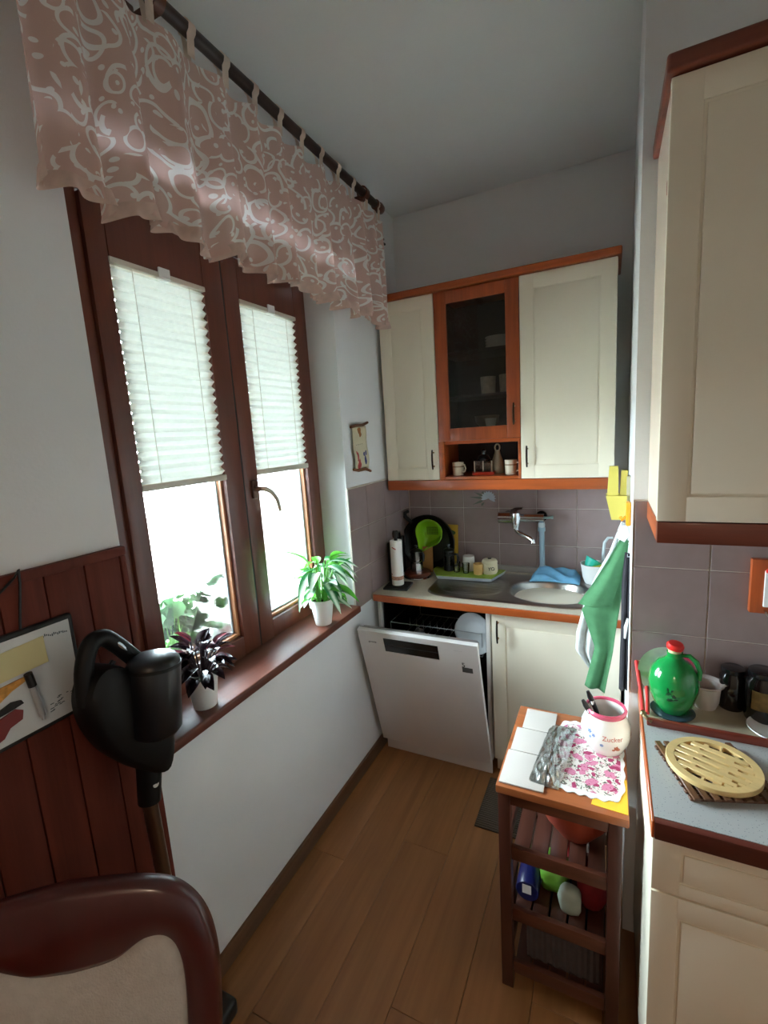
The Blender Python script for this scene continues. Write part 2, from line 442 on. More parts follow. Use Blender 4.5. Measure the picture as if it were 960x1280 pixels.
# ------------------------------------------------------------------ window in the left wall
XW = -1.25
bm = B()
fy0, fy1, fz0, fz1 = .737, 1.873, .870, 2.438
def frame_rect(bm, x0, x1, y0, y1, z0, z1, w, bev=.005, wb=None, wt=None, wl=None, wr=None):
    wb = wb or w; wt = wt or w; wl = wl or w; wr = wr or w
    box(bm, x0, x1, y0, y0 + wl, z0, z1, bev); box(bm, x0, x1, y1 - wr, y1, z0, z1, bev)
    box(bm, x0, x1, y0 + wl, y1 - wr, z0, z0 + wb, bev); box(bm, x0, x1, y0 + wl, y1 - wr, z1 - wt, z1, bev)
frame_rect(bm, XW - .085, XW - .012, fy0, fy1, fz0, fz1, .05, wl=.125)
window1 = struct(obj('window_1', bm, M_frz))
def sash(y0, y1, z0, z1, sl, sr):
    bm = B(); frame_rect(bm, XW - .06, XW, y0, y1, z0, z1, .09, .006, wb=.085, wt=.145, wl=sl, wr=sr)
    s = obj('sash', bm, M_frz, window1)
    gy0, gy1, gz0, gz1 = y0 + sl, y1 - sr, z0 + .085, z1 - .145
    bm = B(); box(bm, XW - .047, XW - .043, gy0 - .004, gy1 + .004, gz0 - .004, gz1 + .004); obj('pane', bm, M_pane, s, smooth=False)
    bm = B(); frame_rect(bm, XW - .042, XW - .018, gy0, gy1, gz0, gz1, .012, .003); obj('glazing_bead', bm, M_bead, s)
    bm = B(); frame_rect(bm, XW - .0425, XW - .036, gy0 + .012, gy1 - .012, gz0 + .012, gz1 - .012, .007, .001); obj('gasket', bm, mat('gasket_grey', (150, 158, 162), .5), s)
    return s, gy0, gy1, gz0, gz1
sA, a0, a1, az0, az1 = sash(.862, 1.346, .892, 2.38, .061, .088)
sB, b0, b1, bz0, bz1 = sash(1.352, 1.840, .892, 2.38, .077, .070)
# handle on the right sash
hp = Vector((XW, 1.395, 1.528))
bm = B(); box(bm, XW, XW + .012, hp.y - .014, hp.y + .014, hp.z - .038, hp.z + .034, .005); obj('handle_plate', bm, mat('handle_bronze', (74, 46, 36), .35, .5), sB)
bm = B(); tube(bm, [(XW + .01, hp.y, hp.z), (XW + .045, hp.y, hp.z), (XW + .052, hp.y + .012, hp.z - .002), (XW + .05, hp.y + .045, hp.z - .018), (XW + .05, hp.y + .075, hp.z - .052), (XW + .05, hp.y + .088, hp.z - .10)], [.009, .009, .0095, .009, .0085, .0075], 12)
obj('handle', bm, mat('satin_brass', (176, 164, 142), .3, .9), sB)
# hinge covers / small details
bm = B(); box(bm, XW - .012, XW - .002, 1.3455, 1.3525, .90, 2.37); obj('gap_seal', bm, M_blackm, window1, smooth=False)
# inner sill board
bm = B()
box(bm, XW - .03, -1.068, .737, 1.852, .868, .900, .008, 3)
obj('window_sill', bm, M_sill, window1)
# outer metal ledge
bm = B(); box(bm, -1.66, XW - .086, .74, 1.87, .835, .862, .004); obj('outer_ledge', bm, mat('ledge_metal', (200, 202, 204), .4), window1)

# unseen roof overhang added to shade the tops of the blinds, and the yard
bm = B(); prism(bm, [(-1.416, 2.72), (-2.30, 2.50), (-2.30, 2.58), (-1.416, 3.05)], -3.0, 4.0, M=Matrix(((1, 0, 0, 0), (0, 0, 1, 0), (0, 1, 0, 0), (0, 0, 0, 1))))
shade_eave = obj('trim_2', bm, mat('shade_eave_paint', (120, 104, 88), .8), smooth=False); struct(shade_eave)
bm = B(); box(bm, -14, -1.42, -12, 14, -.6, -.5); yard = struct(obj('ground', bm, mat('yard_paving', (168, 164, 156), .9, var=.1, scale=2), smooth=False))

# pleated blinds, one on each sash
M_blind = cloth('pleated_fabric', (232, 234, 226), .031, var=.02, scale=60, bump=.05)
M_rail = mat('blind_rail', (206, 198, 184), .4, .1, var=.02)
def blind(y0, y1, z0, z1, label):
    t = thing('pleated_blind', label, 'blind', (XW - .008, (y0 + y1) / 2, z0), group='pleated blinds on the window sashes')
    n = 22
    bm = B()
    g = []
    for i in range(2 * n + 1):
        z = z0 + .02 + (z1 - z0 - .035) * i / (2 * n); x = XW - .010 + (.0095 if i % 2 else -.0065)
        g.append([bm.verts.new((x, yy, z)) for yy in (y0 + .004, (y0 + y1) / 2, y1 - .004)])
    for a, b in zip(g[:-1], g[1:]):
        for k in range(2): bm.faces.new((a[k], a[k + 1], b[k + 1], b[k]))
    obj('fabric', bm, M_blind, t, smooth=False)
    bm = B(); box(bm, XW - .019, XW + .004, y0, y1, z0, z0 + .021, .004); obj('bottom_rail', bm, M_rail, t)
    bm = B(); box(bm, XW - .016, XW + .004, y0, y1, z1 - .016, z1, .003); obj('top_rail', bm, M_rail, t)
    ym = y0 + (y1 - y0) * .52
    bm = B(); box(bm, XW + .001, XW + .008, ym - .02, ym + .02, z1 - .012, z1 + .014, .002); box(bm, XW - .016, XW + .008, ym - .02, ym + .02, z1 - .02, z1 - .013, .002)
    obj('clip', bm, M_white, t)
    for f in (.2, .8):
        bm = B(); yy = y0 + (y1 - y0) * f; cyl(bm, (XW + .001, yy, z0 + .02), (XW + .001, yy, z1 - .015), .0011, n=6); obj('cord', bm, M_rail, t)
blind(a0 - .003, a1 + .003, 1.578, 2.236, 'white pleated blind half lowered on the window sash without a handle')
blind(b0 - .003, b1 + .003, 1.578, 2.236, 'white pleated blind half lowered on the sash with the curved handle')
# ------------------------------------------------------------------ curtain rod and valance
XC = -1.0
rod = thing('curtain_rod', 'dark wooden curtain rod with a turned finial above the window', 'curtain rod', (XL, 1.2, 2.76))
M_rod = wood('rod_wood', (44, 26, 22), 'y', rough=.4)
M_fin = wood('finial_wood', (92, 50, 36), 'y', rough=.35)
bm = B(); cyl(bm, (XC, .50, 2.765), (XC, 2.13, 2.765), .017, n=20); obj('rod', bm, M_rod, rod)
for ye, s in ((2.13, 1), (.50, -1)):
    bm = B()
    lathe(bm, [(0, 0), (.018, 0), (.022, .006), (.018, .012), (.021, .02), (.024, .045), (.021, .068), (.012, .08), (0, .084)], 20, (XC, ye, 2.765), RX(-pi / 2 * s))
    obj('finial', bm, M_fin, rod)
for yb in (.955, 2.02):
    bm = B(); box(bm, XL + .001, XL + .014, yb - .028, yb + .028, 2.72, 2.81, .004); box(bm, XL + .014, XC, yb - .011, yb + .011, 2.735, 2.757, .003)
    lathe(bm, [(.021, -.014), (.026, -.014), (.026, .014), (.021, .014), (.021, -.014)], 20, (XC, yb, 2.765), RX(pi / 2))
    obj('bracket', bm, M_fin, rod)
for k, (xx, zz) in enumerate(((-1.045, 2.678), (-1.03, 2.645))):
    t = None
    bm = B(); cyl(bm, (xx, .55, zz), (xx, 2.305 - k * .02, zz), .0055, n=10)
    for yb in (.7, 2.25): cyl(bm, (xx, yb, zz), (XL + .001, yb, zz), .004, n=8)
    centred('curtain_rail', bm, mat('rail_metal', (60, 58, 58), .4, .7), ['thin dark metal rail against the wall under the wooden rod, upper one', 'thin dark metal rail under the wooden rod, lower one'][k], 'curtain rail')

def vine_material():
    m, nt, b = newmat('vine_lace')
    uv = node(nt, 'ShaderNodeUVMap'); uv.uv_map = 'uv'
    nz = node(nt, 'ShaderNodeTexNoise'); nz.inputs['Scale'].default_value = 6.0; nz.inputs['Detail'].default_value = 1
    nt.links.new(uv.outputs[0], nz.inputs['Vector'])
    ad = node(nt, 'ShaderNodeMixRGB', blend_type='LINEAR_LIGHT'); ad.inputs[0].default_value = .05
    nt.links.new(uv.outputs[0], ad.inputs[1]); nt.links.new(nz.outputs['Color'], ad.inputs[2])
    def rings(scale, lo, hi, seed):
        vo = node(nt, 'ShaderNodeTexVoronoi'); vo.voronoi_dimensions = '2D'; vo.inputs['Scale'].default_value = scale; vo.inputs['Randomness'].default_value = .75
        mp = node(nt, 'ShaderNodeMapping'); mp.inputs['Location'].default_value = (seed, seed * .7, 0)
        nt.links.new(ad.outputs[0], mp.inputs[0]); nt.links.new(mp.outputs[0], vo.inputs['Vector'])
        sub = node(nt, 'ShaderNodeMath', operation='SUBTRACT'); sub.inputs[1].default_value = (lo + hi) / 2
        ab = node(nt, 'ShaderNodeMath', operation='ABSOLUTE'); lt = node(nt, 'ShaderNodeMath', operation='LESS_THAN'); lt.inputs[1].default_value = (hi - lo) / 2
        nt.links.new(vo.outputs['Distance'], sub.inputs[0]); nt.links.new(sub.outputs[0], ab.inputs[0]); nt.links.new(ab.outputs[0], lt.inputs[0])
        # open the rings into scrolls
        n2 = node(nt, 'ShaderNodeTexNoise'); n2.inputs['Scale'].default_value = scale * .9; n2.inputs['Detail'].default_value = 0
        nt.links.new(mp.outputs[0], n2.inputs['Vector'])
        gt = node(nt, 'ShaderNodeMath', operation='GREATER_THAN'); gt.inputs[1].default_value = .44; nt.links.new(n2.outputs['Fac'], gt.inputs[0])
        mu = node(nt, 'ShaderNodeMath', operation='MULTIPLY'); nt.links.new(lt.outputs[0], mu.inputs[0]); nt.links.new(gt.outputs[0], mu.inputs[1])
        return mu
    rs = [rings(10.5, .35, .45, 0.0), rings(14.0, .30, .41, 3.3), rings(24.0, 0.0, .15, 8.1)]
    mx1 = node(nt, 'ShaderNodeMath', operation='MAXIMUM'); mx2 = node(nt, 'ShaderNodeMath', operation='MAXIMUM')
    nt.links.new(rs[0].outputs[0], mx1.inputs[0]); nt.links.new(rs[1].outputs[0], mx1.inputs[1])
    nt.links.new(mx1.outputs[0], mx2.inputs[0]); nt.links.new(rs[2].outputs[0], mx2.inputs[1])
    mc = node(nt, 'ShaderNodeMixRGB'); mc.inputs[1].default_value = lin((228, 196, 186)); mc.inputs[2].default_value = lin((255, 252, 248))
    nt.links.new(mx2.outputs[0], mc.inputs[0])
    nt.links.new(mc.outputs[0], b.inputs['Base Color']); b.inputs['Roughness'].default_value = .85; b.inputs['Specular IOR Level'].default_value = .2
    o = nt.nodes['Material Output']; tr = node(nt, 'ShaderNodeBsdfTranslucent'); x = node(nt, 'ShaderNodeMixShader'); x.inputs[0].default_value = .45
    nt.links.new(mc.outputs[0], tr.inputs[0]); nt.links.new(b.outputs[0], x.inputs[1]); nt.links.new(tr.outputs[0], x.inputs[2])
    tp = node(nt, 'ShaderNodeBsdfTransparent'); x2 = node(nt, 'ShaderNodeMixShader'); x2.inputs[0].default_value = .06
    nt.links.new(x.outputs[0], x2.inputs[1]); nt.links.new(tp.outputs[0], x2.inputs[2]); nt.links.new(x2.outputs[0], o.inputs[0])
    return m
M_vine = vine_material()
val = thing('curtain_valance', 'dusty pink tab top valance with white scroll pattern and ruffled hem', 'curtain', (XC, 1.4, 2.22))
CY0, CY1 = .62, 2.185
def fold(y, v):
    a = .016 + .020 * v
    return a * math.sin(y * 46 + .8 * math.sin(y * 9)) + .010 * v * math.sin(y * 103 + 1.3)
def cur(u, v):
    y = CY0 + (CY1 - CY0) * u + .010 * v * math.sin(u * 60)
    top = 2.716 - .012 * abs(math.sin((y - 2.15) / .122 * pi))
    bot = 2.238 + .012 * math.sin(y * 23) + .006 * math.sin(y * 57)
    z = top + (bot - top) * v
    x = XC + fold(y, v)
    
    return Vector((x, y, z))
bm = B(); g = sheet(bm, cur, 420, 40)
uvl = bm.loops.layers.uv.new('uv')
idx = {}
for i, r in enumerate(g):
    for j, v in enumerate(r): idx[v] = (i / 420 * 2.1, j / 40 * .5)
for f in bm.faces:
    for l in f.loops: l[uvl].uv = idx[l.vert]
obj('fabric', bm, M_vine, val, angle=180)
# ruffle along the hem
def ruf(u, v):
    y = CY0 + (CY1 - CY0) * u; p = cur(u, 1.0)
    return Vector((p.x + .014 * math.sin(y * 96) * v + .004, y + .003 * math.sin(y * 96 + 1), p.z + .024 - .034 * v + .003 * math.sin(y * 60)))
bm = B(); sheet(bm, ruf, 420, 4); obj('ruffle', bm, cloth('ruffle_pink', (222, 196, 184), .35, bump=.05), val, angle=180)
k = 0; y = 2.15
while y > .6:
    bm = B(); tw = .012
    pts = []
    for a in range(0, 13):
        th = -pi / 2 + 2 * pi * a / 12
        pts.append((XC + .021 * math.cos(th), 2.765 + .021 * math.sin(th)))
    loop = [(XC + .006, 2.70)] + pts[1:12] + [(XC - .006, 2.70)]
    g0 = [bm.verts.new((p[0], y - tw, p[1])) for p in loop]; g1 = [bm.verts.new((p[0], y + tw, p[1])) for p in loop]
    for a in range(len(loop) - 1): bm.faces.new((g0[a], g0[a + 1], g1[a + 1], g1[a]))
    obj('tab', bm, cloth('tab_cream', (226, 208, 194), .35, bump=.05), val, angle=180)
    y -= .122
# ------------------------------------------------------------------ cabinet helpers (fronts face -y)
def door_front(bm, x0, x1, z0, z1, yf, t=.02, inset=.062, groove=.006, gd=.003, insetz=None):
    """slab door with a routed rectangle"""
    box(bm, x0, x1, yf + gd, yf + t, z0, z1)
    f = inset; fz = insetz or inset
    box(bm, x0, x0 + f, yf, yf + gd + .001, z0, z1, .0022, 2); box(bm, x1 - f, x1, yf, yf + gd + .001, z0, z1, .0022, 2)
    box(bm, x0 + f - .0022, x1 - f + .0022, yf, yf + gd + .001, z0, z0 + fz, .0022, 2); box(bm, x0 + f - .0022, x1 - f + .0022, yf, yf + gd + .001, z1 - fz, z1, .0022, 2)
    g = f + groove; gz_ = fz + groove
    box(bm, x0 + g, x1 - g, yf, yf + gd + .001, z0 + gz_, z1 - gz_, .0022, 2)
def bow_handle(parent, x, zc, yf, l=.10):
    bm = B()
    pts = [(x, yf - .022 - .006 * math.cos(s * pi / 2), zc + s * l / 2) for s in [-1, -.8, -.5, 0, .5, .8, 1]]
    tube(bm, pts, [.0035, .0042, .0048, .005, .0048, .0042, .0035], 10)
    h = obj('handle', bm, M_handle, parent)
    for s in (-.7, .7):
        bm = B(); cyl(bm, (x, yf - .026, zc + s * l / 2), (x, yf, zc + s * l / 2), .0045, n=10); obj('handle_post', bm, M_brass, parent)
def carcass(name, parent, x0, x1, y0, y1, z0, z1, m, t=.016, back=True):
    bm = B()
    box(bm, x0, x0 + t, y0, y1, z0, z1); box(bm, x1 - t, x1, y0, y1, z0, z1)
    box(bm, x0 + t, x1 - t, y0, y1, z0, z0 + t); box(bm, x0 + t, x1 - t, y0, y1, z1 - t, z1)
    if back: box(bm, x0 + t, x1 - t, y1 - .006, y1, z0 + t, z1 - t)
    return obj(name, bm, m, parent, smooth=False)
YF, YK = 2.28, 2.584
ZU0, ZU1 = 1.457, 2.372
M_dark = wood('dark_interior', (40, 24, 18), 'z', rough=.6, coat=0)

def wall_unit(x0, x1, hx, label):
    t = thing('wall_cabinet', label, 'cabinet', ((x0 + x1) / 2, (YF + YK) / 2, ZU0))
    carcass('body', t, x0, x1, YF + .021, YK, ZU0, ZU1, M_cream)
    bm = B(); door_front(bm, x0 + .0015, x1 - .0015, ZU0 + .001, ZU1 - .002, YF)
    d = obj('door', bm, M_cream, t); bow_handle(d, hx, 1.564, YF)
    return t
wall_unit(-1.088, -.790, -.818, 'narrow cream wall cabinet between the window wall and the glass cabinet')
wall_unit(-.380, .020, -.350, 'wide cream wall cabinet above the sink beside the glass cabinet')

t = thing('glass_cabinet', 'cherry wood wall cabinet with a glazed door above an open niche', 'cabinet', (-.585, 2.43, ZU0))
gx0, gx1, zn = -.790, -.380, 1.652
carcass('body', t, gx0, gx1, YF + .021, YK, ZU0, ZU1, M_trimz)
bm = B(); box(bm, gx0 + .0161, gx1 - .0161, YF + .03, YK - .012, ZU0 + .0161, zn - .018); 
bm.free()
bm = B()   # dark liner so the inside reads as stained wood
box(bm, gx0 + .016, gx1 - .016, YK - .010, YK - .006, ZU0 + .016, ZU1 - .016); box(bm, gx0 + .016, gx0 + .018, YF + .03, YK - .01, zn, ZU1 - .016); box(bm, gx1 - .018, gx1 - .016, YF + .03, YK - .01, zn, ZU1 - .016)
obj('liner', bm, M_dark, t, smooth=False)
SH = [1.705, 1.875, 2.09]
bm = B(); box(bm, gx0 + .016, gx1 - .016, YF + .0205, YK - .01, zn - .016, zn + .001); obj('niche_ceiling', bm, M_trimx, t, smooth=False)
for z in SH:
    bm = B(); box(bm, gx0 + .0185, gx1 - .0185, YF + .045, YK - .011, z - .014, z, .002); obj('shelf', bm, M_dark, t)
# open niche front edge
bm = B(); frame_rect_y = None
box(bm, gx0, gx0 + .03, YF, YF + .0205, ZU0, zn, .002); box(bm, gx1 - .012, gx1, YF, YF + .0205, ZU0, zn, .002); box(bm, gx0 + .03, gx1 - .012, YF, YF + .0205, ZU0, ZU0 + .016, .002)
obj('niche_frame', bm, M_trimx, t)
# glazed door
dx0, dx1, dz0, dz1 = gx0 + .002, gx1 - .001, zn + .002, ZU1 - .003
sl = .062
bm = B(); box(bm, dx0, dx0 + sl, YF, YF + .02, dz0, dz1, .003); box(bm, dx1 - sl, dx1, YF, YF + .02, dz0, dz1, .003)
box(bm, dx0 + sl, dx1 - sl, YF + .001, YF + .02, dz0, dz0 + .062, .003); box(bm, dx0 + sl, dx1 - sl, YF + .001, YF + .02, dz1 - .058, dz1, .003)
d = obj('door', bm, M_trimz, t)
bm = B(); box(bm, dx0 + sl - .004, dx1 - sl + .004, YF + .009, YF + .012, dz0 + .058, dz1 - .054); obj('pane', bm, glass('smoked_glass', (222, 220, 216), .02), d, smooth=False)
bow_handle(d, -.407, 1.766, YF)

# cornice and light rail
bm = B(); box(bm, -1.09, .034, YF - .018, YK, ZU1 + .001, ZU1 + .033, .007, 3)
centred('cabinet_cornice', bm, M_trimx, 'cherry wood cornice along the top of the cabinets over the sink', 'cornice')
bm = B(); box(bm, -1.09, .022, YF - .002, YF + .03, 1.404, ZU0 - .001, .004, 2); box(bm, -1.09, .022, YF + .03, YK, ZU0 - .012, ZU0 - .001)
centred('light_rail', bm, M_trimx, 'cherry wood rail along the underside of the cabinets over the sink', 'cabinet rail')

# ------------------------------------------------------------------ crockery behind the glass
M_crock = mat('painted_crockery', (214, 204, 190), .25, var=.25, scale=45)
def plate(name, c, r, label, group=None, m=M_ceram, M=None, h=.018, parent=None):
    bm = B(); lathe(bm, [(0, 0), (r * .55, 0), (r * .62, .003), (r, h), (r, h + .003), (r * .62, .007), (r * .5, .004), (0, .004)], 36, M=M)
    o = obj(name, bm, m, None, False); o.location = c
    return tag(o, label, 'plate', group)
p = PY(620, 419, 2.44)
for k in range(4):
    plate('plate', (p.x + .008, 2.44, SH[2] + k * .014), .062, ['lowest', 'second lowest', 'second highest', 'topmost'][k] + ' white plate of the stack on the top shelf behind glass', 'plates stacked behind the glass door')
def cup_bm(r, h, t=.003, flare=1.0, foot=.8):
    bm = B(); lathe(bm, [(0, 0), (r * foot, 0), (r * (foot + flare) / 2, h * .3), (r * flare, h), (r * flare - t, h), (r * (foot + flare) / 2 - t, h * .3), (r * foot - t, t), (0, t)], 26); return bm
def handle_bm(r, h, side, w=.024, th=.0035):
    bm = B(); s = side
    tube(bm, [(s * (r - .002), 0, h * .8), (s * (r + w * .7), 0, h * .82), (s * (r + w), 0, h * .55), (s * (r + w * .7), 0, h * .28), (s * (r - .002), 0, h * .22)], th, 8); return bm
def mug(name, c, r, h, m, label, side=1, group=None, rot=0, band=None, flare=1.0, foot=.9):
    t = thing(name, label, 'mug', c, rot, group)
    obj('bowl', cup_bm(r, h, flare=flare, foot=foot), m, t, world=False)
    if side: obj('handle', handle_bm(r, h, side), m, t, world=False)
    if band:
        bm = B(); lathe(bm, [(r * .965, h * .62), (r * .985 + .0008, h * .62), (r * .99 + .0008, h * .72), (r * .97, h * .72)], 26); obj('band', bm, band, t, world=False)
    return t
p = PY(610, 470, 2.40); mug('mug', (p.x, 2.40, SH[1]), .038, .085, M_crock, 'patterned beige mug in the middle of the glass cabinet shelf', 0)
p = PY(631, 470, 2.40); mug('mug', (p.x + .008, 2.40, SH[1]), .036, .088, M_crock, 'patterned beige mug against the side of the glass cabinet shelf', 0)
p = PY(607, 512, 2.46); bm = B(); lathe(bm, [(0, 0), (.03, 0), (.058, .035), (.064, .068), (.061, .068), (.055, .036), (.028, .004), (0, .004)], 30)
centred('bowl', bm, mat('bowl_brown', (150, 132, 116), .3), 'round brown bowl standing behind the little white cup', 'bowl').location = (p.x, 2.485, SH[0])
p = PY(613, 524, 2.36); mug('cup', (p.x, 2.365, SH[0]), .030, .05, M_ceram, 'small white cup on the lowest shelf behind the glass', 0, foot=.6)

# things in the open niche
M_mugc = mat('cream_stoneware', (216, 202, 176), .35, var=.06); M_band = mat('mug_band', (150, 120, 90), .4)
zf = ZU0 + .016
p = PY(572, 585, 2.35); mug('mug', (p.x, 2.36, zf), .030, .068, M_mugc, 'cream mug with a brown band beside the niche wall of the narrow cabinet', 1, None, -.5, M_band)
p = PY(637, 585, 2.35); mug('mug', (p.x + .004, 2.36, zf), .030, .072, M_mugc, 'cream mug with a brown band beside the pale figurine', 1, None, -.3, M_band)
p = PY(604, 590, 2.35)
t = thing('coffee_grinder', 'small square glass box with dark lid on a red base in the niche', 'ornament', (p.x, 2.37, zf), .1)
bm = B(); box(bm, -.055, .055, -.04, .04, 0, .016, .005); obj('base', bm, mat('red_lacquer', (190, 52, 30), .3), t, world=False)
bm = B(); box(bm, -.045, .045, -.032, .032, .016, .072, .003); obj('box', bm, glass('ornament_glass', (200, 204, 208), .12), t, world=False)
for sx in (-.043, .0, .043):
    bm = B(); box(bm, sx - .003, sx + .003, -.0345, -.031, .016, .072); obj('edge_strip', bm, M_chrome, t, world=False)
bm = B(); lathe(bm, [(.034, .072), (.036, .078), (.028, .096), (.012, .104), (.010, .112), (.014, .122), (.008, .130), (0, .132)], 20); lathe(bm, [(0, .0721), (.034, .072)], 20); obj('lid', bm, mat('lid_dark', (30, 28, 30), .2, coat=.4), t, world=False)
p = PY(622, 575, 2.45)
t = thing('figurine', 'pale ceramic bell figurine with a loop on top inside the niche', 'ornament', (p.x + .004, 2.43, zf))
M_fig = mat('pale_green_ceramic', (186, 180, 154), .35)
bm = B(); lathe(bm, [(0, 0), (.034, 0), (.036, .02), (.030, .06), (.016, .10), (.012, .118), (0, .12)], 22); obj('body', bm, M_fig, t, world=False)
bm = B(); tube(bm, [(.013 * math.cos(a), 0, .132 + .018 * math.sin(a)) for a in [k * 2 * pi / 12 for k in range(12)]], .004, 8, closed=True); obj('loop', bm, M_fig, t, world=False)

# ------------------------------------------------------------------ countertop with sink cut-out
CT, CB_, CYF = .900, .866, 2.008
M_lam = mat('beige_laminate', (196, 186, 168), .4, var=.08, scale=120)
ct = thing('countertop', 'beige laminate worktop with a cherry wood front edge around the sink', 'worktop', (-.5, 2.3, CB_))
bm = B()
hx0, hx1, hy0, hy1 = -.462, -.046, 2.10, 2.482
cx0, cx1, cyb = -1.096, .0705, 2.584
box(bm, cx0, hx0, CYF + .014, cyb, CB_, CT); box(bm, hx1, cx1, CYF + .014, cyb, CB_, CT); box(bm, hx0, hx1, CYF + .014, hy0, CB_, CT); box(bm, hx0, hx1, hy1, cyb, CB_, CT)
obj('slab', bm, M_lam, ct, smooth=False)
bm = B()
vs = box(bm, cx0 + .012, .0625, CYF, CYF + .0138, CB_ - .001, CT - .001, .003, 2); obj('front_edge', bm, M_trimx, ct)
bm = B(); box(bm, cx0, .0705, cyb - .022, cyb, CT, CT + .035, .006, 3); centred('worktop_upstand', bm, mat('upstand_grey', (170, 165, 160), .35), 'grey sealing strip along the back of the sink worktop', 'trim strip')

# ------------------------------------------------------------------ steel sink
sk = thing('kitchen_sink', 'stainless steel sink with round bowl and oval draining dish', 'sink', (-.43, 2.3, CT))
sx0, sx1, sy0, sy1 = -.845, -.022, 2.072, 2.52
def ell(x, y, cx, cy, rx, ry, p=2.2): return (abs((x - cx) / rx) ** p + abs((y - cy) / ry) ** p) ** (1 / p)
def sst(a, b, x):
    t = min(1, max(0, (x - a) / (b - a))); return t * t * (3 - 2 * t)
def sinkf(u, v):
    # warp so more lines lie round the bowl
    x = sx0 + (sx1 - sx0) * u
    cxm, rxm = (sx0 + sx1) / 2, (sx1 - sx0) / 2
    q = max(0.0, 1 - abs((x - cxm) / rxm) ** 7) ** (1 / 3.2)
    ym = (sy0 + sy1) / 2; hy = (sy1 - sy0) / 2 * (.25 + .75 * q)
    y = ym + hy * (2 * v - 1)
    z = CT + .006
    ed = min(v, 1 - v) * (sy1 - sy0); ex = min(u, 1 - u) * (sx1 - sx0)
    z -= .005 * (1 - sst(0, .012, min(ed, ex)))
    e = ell(x, y, -.252, 2.288, .190, .176)
    z -= .135 * (1 - sst(.70, 1.0, e)) + .010 * (1 - sst(0, .7, e)) + .003 * (1 - sst(.98, 1.06, e))
    e2 = ell(x, y, -.635, 2.288, .185, .165, 2.4)
    z -= .0045 * (1 - sst(.9, 1.0, e2))
    if e2 < .85: z += .0018 * (math.sin(y * 260) > 0) * (1 - sst(.75, .85, e2))
    return Vector((x, y, z))
bm = B(); sheet(bm, sinkf, 150, 84); obj('basin', bm, M_steel, sk, angle=60)
bm = B(); lathe(bm, [(0, .004), (.010, .005), (.012, .002), (.034, .003), (.038, .0)], 24, (-.252, 2.288, CT + .006 - .1445)); obj('drain', bm, M_chrome, sk)

# ------------------------------------------------------------------ base unit under the sink
t = thing('base_cabinet', 'cream base cabinet under the sink bowl next to the dishwasher', 'cabinet', (-.21, 2.32, 0))
x0, x1 = -.487, .060
carcass('body', t, x0, x1, 2.066, 2.575, .10, .864, M_cream)
bm = B(); box(bm, x0, x1, 2.11, 2.125, 0.0, .10); obj('plinth', bm, M_cream, t, smooth=False)
bm = B(); door_front(bm, x0 + .002, x1 - .002, .104, .860, 2.045); d = obj('door', bm, M_cream, t); bow_handle(d, -.455, .775, 2.045, .11)

# ------------------------------------------------------------------ dishwasher, door ajar
M_dw = mat('dishwasher_white', (226, 222, 220), .35, var=.015)
dw = thing('dishwasher', 'white freestanding dishwasher with its door tilted ajar', 'dishwasher', (-.795, 2.3, 0))
x0, x1 = -1.088, -.497
bm = B(); y0, y1 = 2.062, 2.575
box(bm, x0, x0 + .02, y0, y1, .075, .858, .003); box(bm, x1 - .02, x1, y0, y1, .075, .858, .003); box(bm, x0 + .02, x1 - .02, y0, y1, .845, .858); box(bm, x0 + .02, x1 - .02, y0, y1, .075, .095)
obj('body', bm, M_dw, dw)
bm = B(); i0, i1 = x0 + .0201, x1 - .0201
box(bm, i0, i0 + .006, y0 + .02, y1 - .01, .0951, .8449); box(bm, i1 - .006, i1, y0 + .02, y1 - .01, .0951, .8449); box(bm, i0, i1, y1 - .02, y1 - .012, .0951, .8449); box(bm, i0, i1, y0 + .02, y1 - .02, .839, .8449); box(bm, i0, i1, y0 + .02, y1 - .02, .0951, .101)
obj('tub', bm, mat('tub_steel_dark', (58, 58, 60), .35, .9), dw, smooth=False)
bm = B(); box(bm, x0 + .006, x1 - .006, 2.062, 2.074, 0.0, .072, .002); obj('plinth', bm, M_dw, dw)
# the door is modelled upright from its hinge and turned about it
hinge = Vector(((x0 + x1) / 2, 2.058, .088)); TILT = math.radians(15.5)
MD = TR(*hinge) @ RX(TILT)
hw = (x1 - x0) / 2 - .001; HD = .735
def dpart(name, bm, m, parent=None, smooth=True):
    bmesh.ops.transform(bm, matrix=MD, verts=bm.verts[:]); return obj(name, bm, m, parent or dw, smooth=smooth)
bm = B(); box(bm, -hw, hw, -.036, -.012, 0, HD, .003); box(bm, -hw, hw, -.012, .010, .0, .05); 
dr = dpart('door', bm, M_dw)
bm = B(); box(bm, -hw + .01, hw - .01, -.0119, .018, .03, HD - .012, .004); box(bm, -hw + .0, hw - .0, -.012, -.002, HD - .04, HD - .001, .002); dpart('inner_liner', bm, mat('liner_steel', (168, 166, 164), .35, .6), dr)
bm = B(); box(bm, -.160, .112, -.0376, -.036, HD - .108, HD - .030, .0006, 1); dpart('control_recess', bm, mat('recess_black', (12, 12, 13), .25, coat=.3), dr)
bm = B(); box(bm, -.158, .110, -.0384, -.0376, HD - .070, HD - .067); dpart('grip_line', bm, mat('grip_grey', (46, 44, 44), .4), dr, False)
def front_text(s, size, x, z, m, name='lettering'):
    b_ = text_bm(s, size, TR(x, -.0365, z) @ RX(pi / 2)); return dpart(name, b_, m, dr, False)
M_ink = mat('dark_ink', (40, 34, 34), .5)
front_text('gorenje', .014, -.222, HD - .062, M_ink)
front_text('- - -  - -', .012, .205, HD - .040, mat('faint_ink', (150, 142, 140), .5))
bm = B(); box(bm, .214, .262, -.0368, -.0362, HD - .158, HD - .130); dpart('sticker', bm, mat('sticker_grey', (84, 82, 80), .5), dr, False)
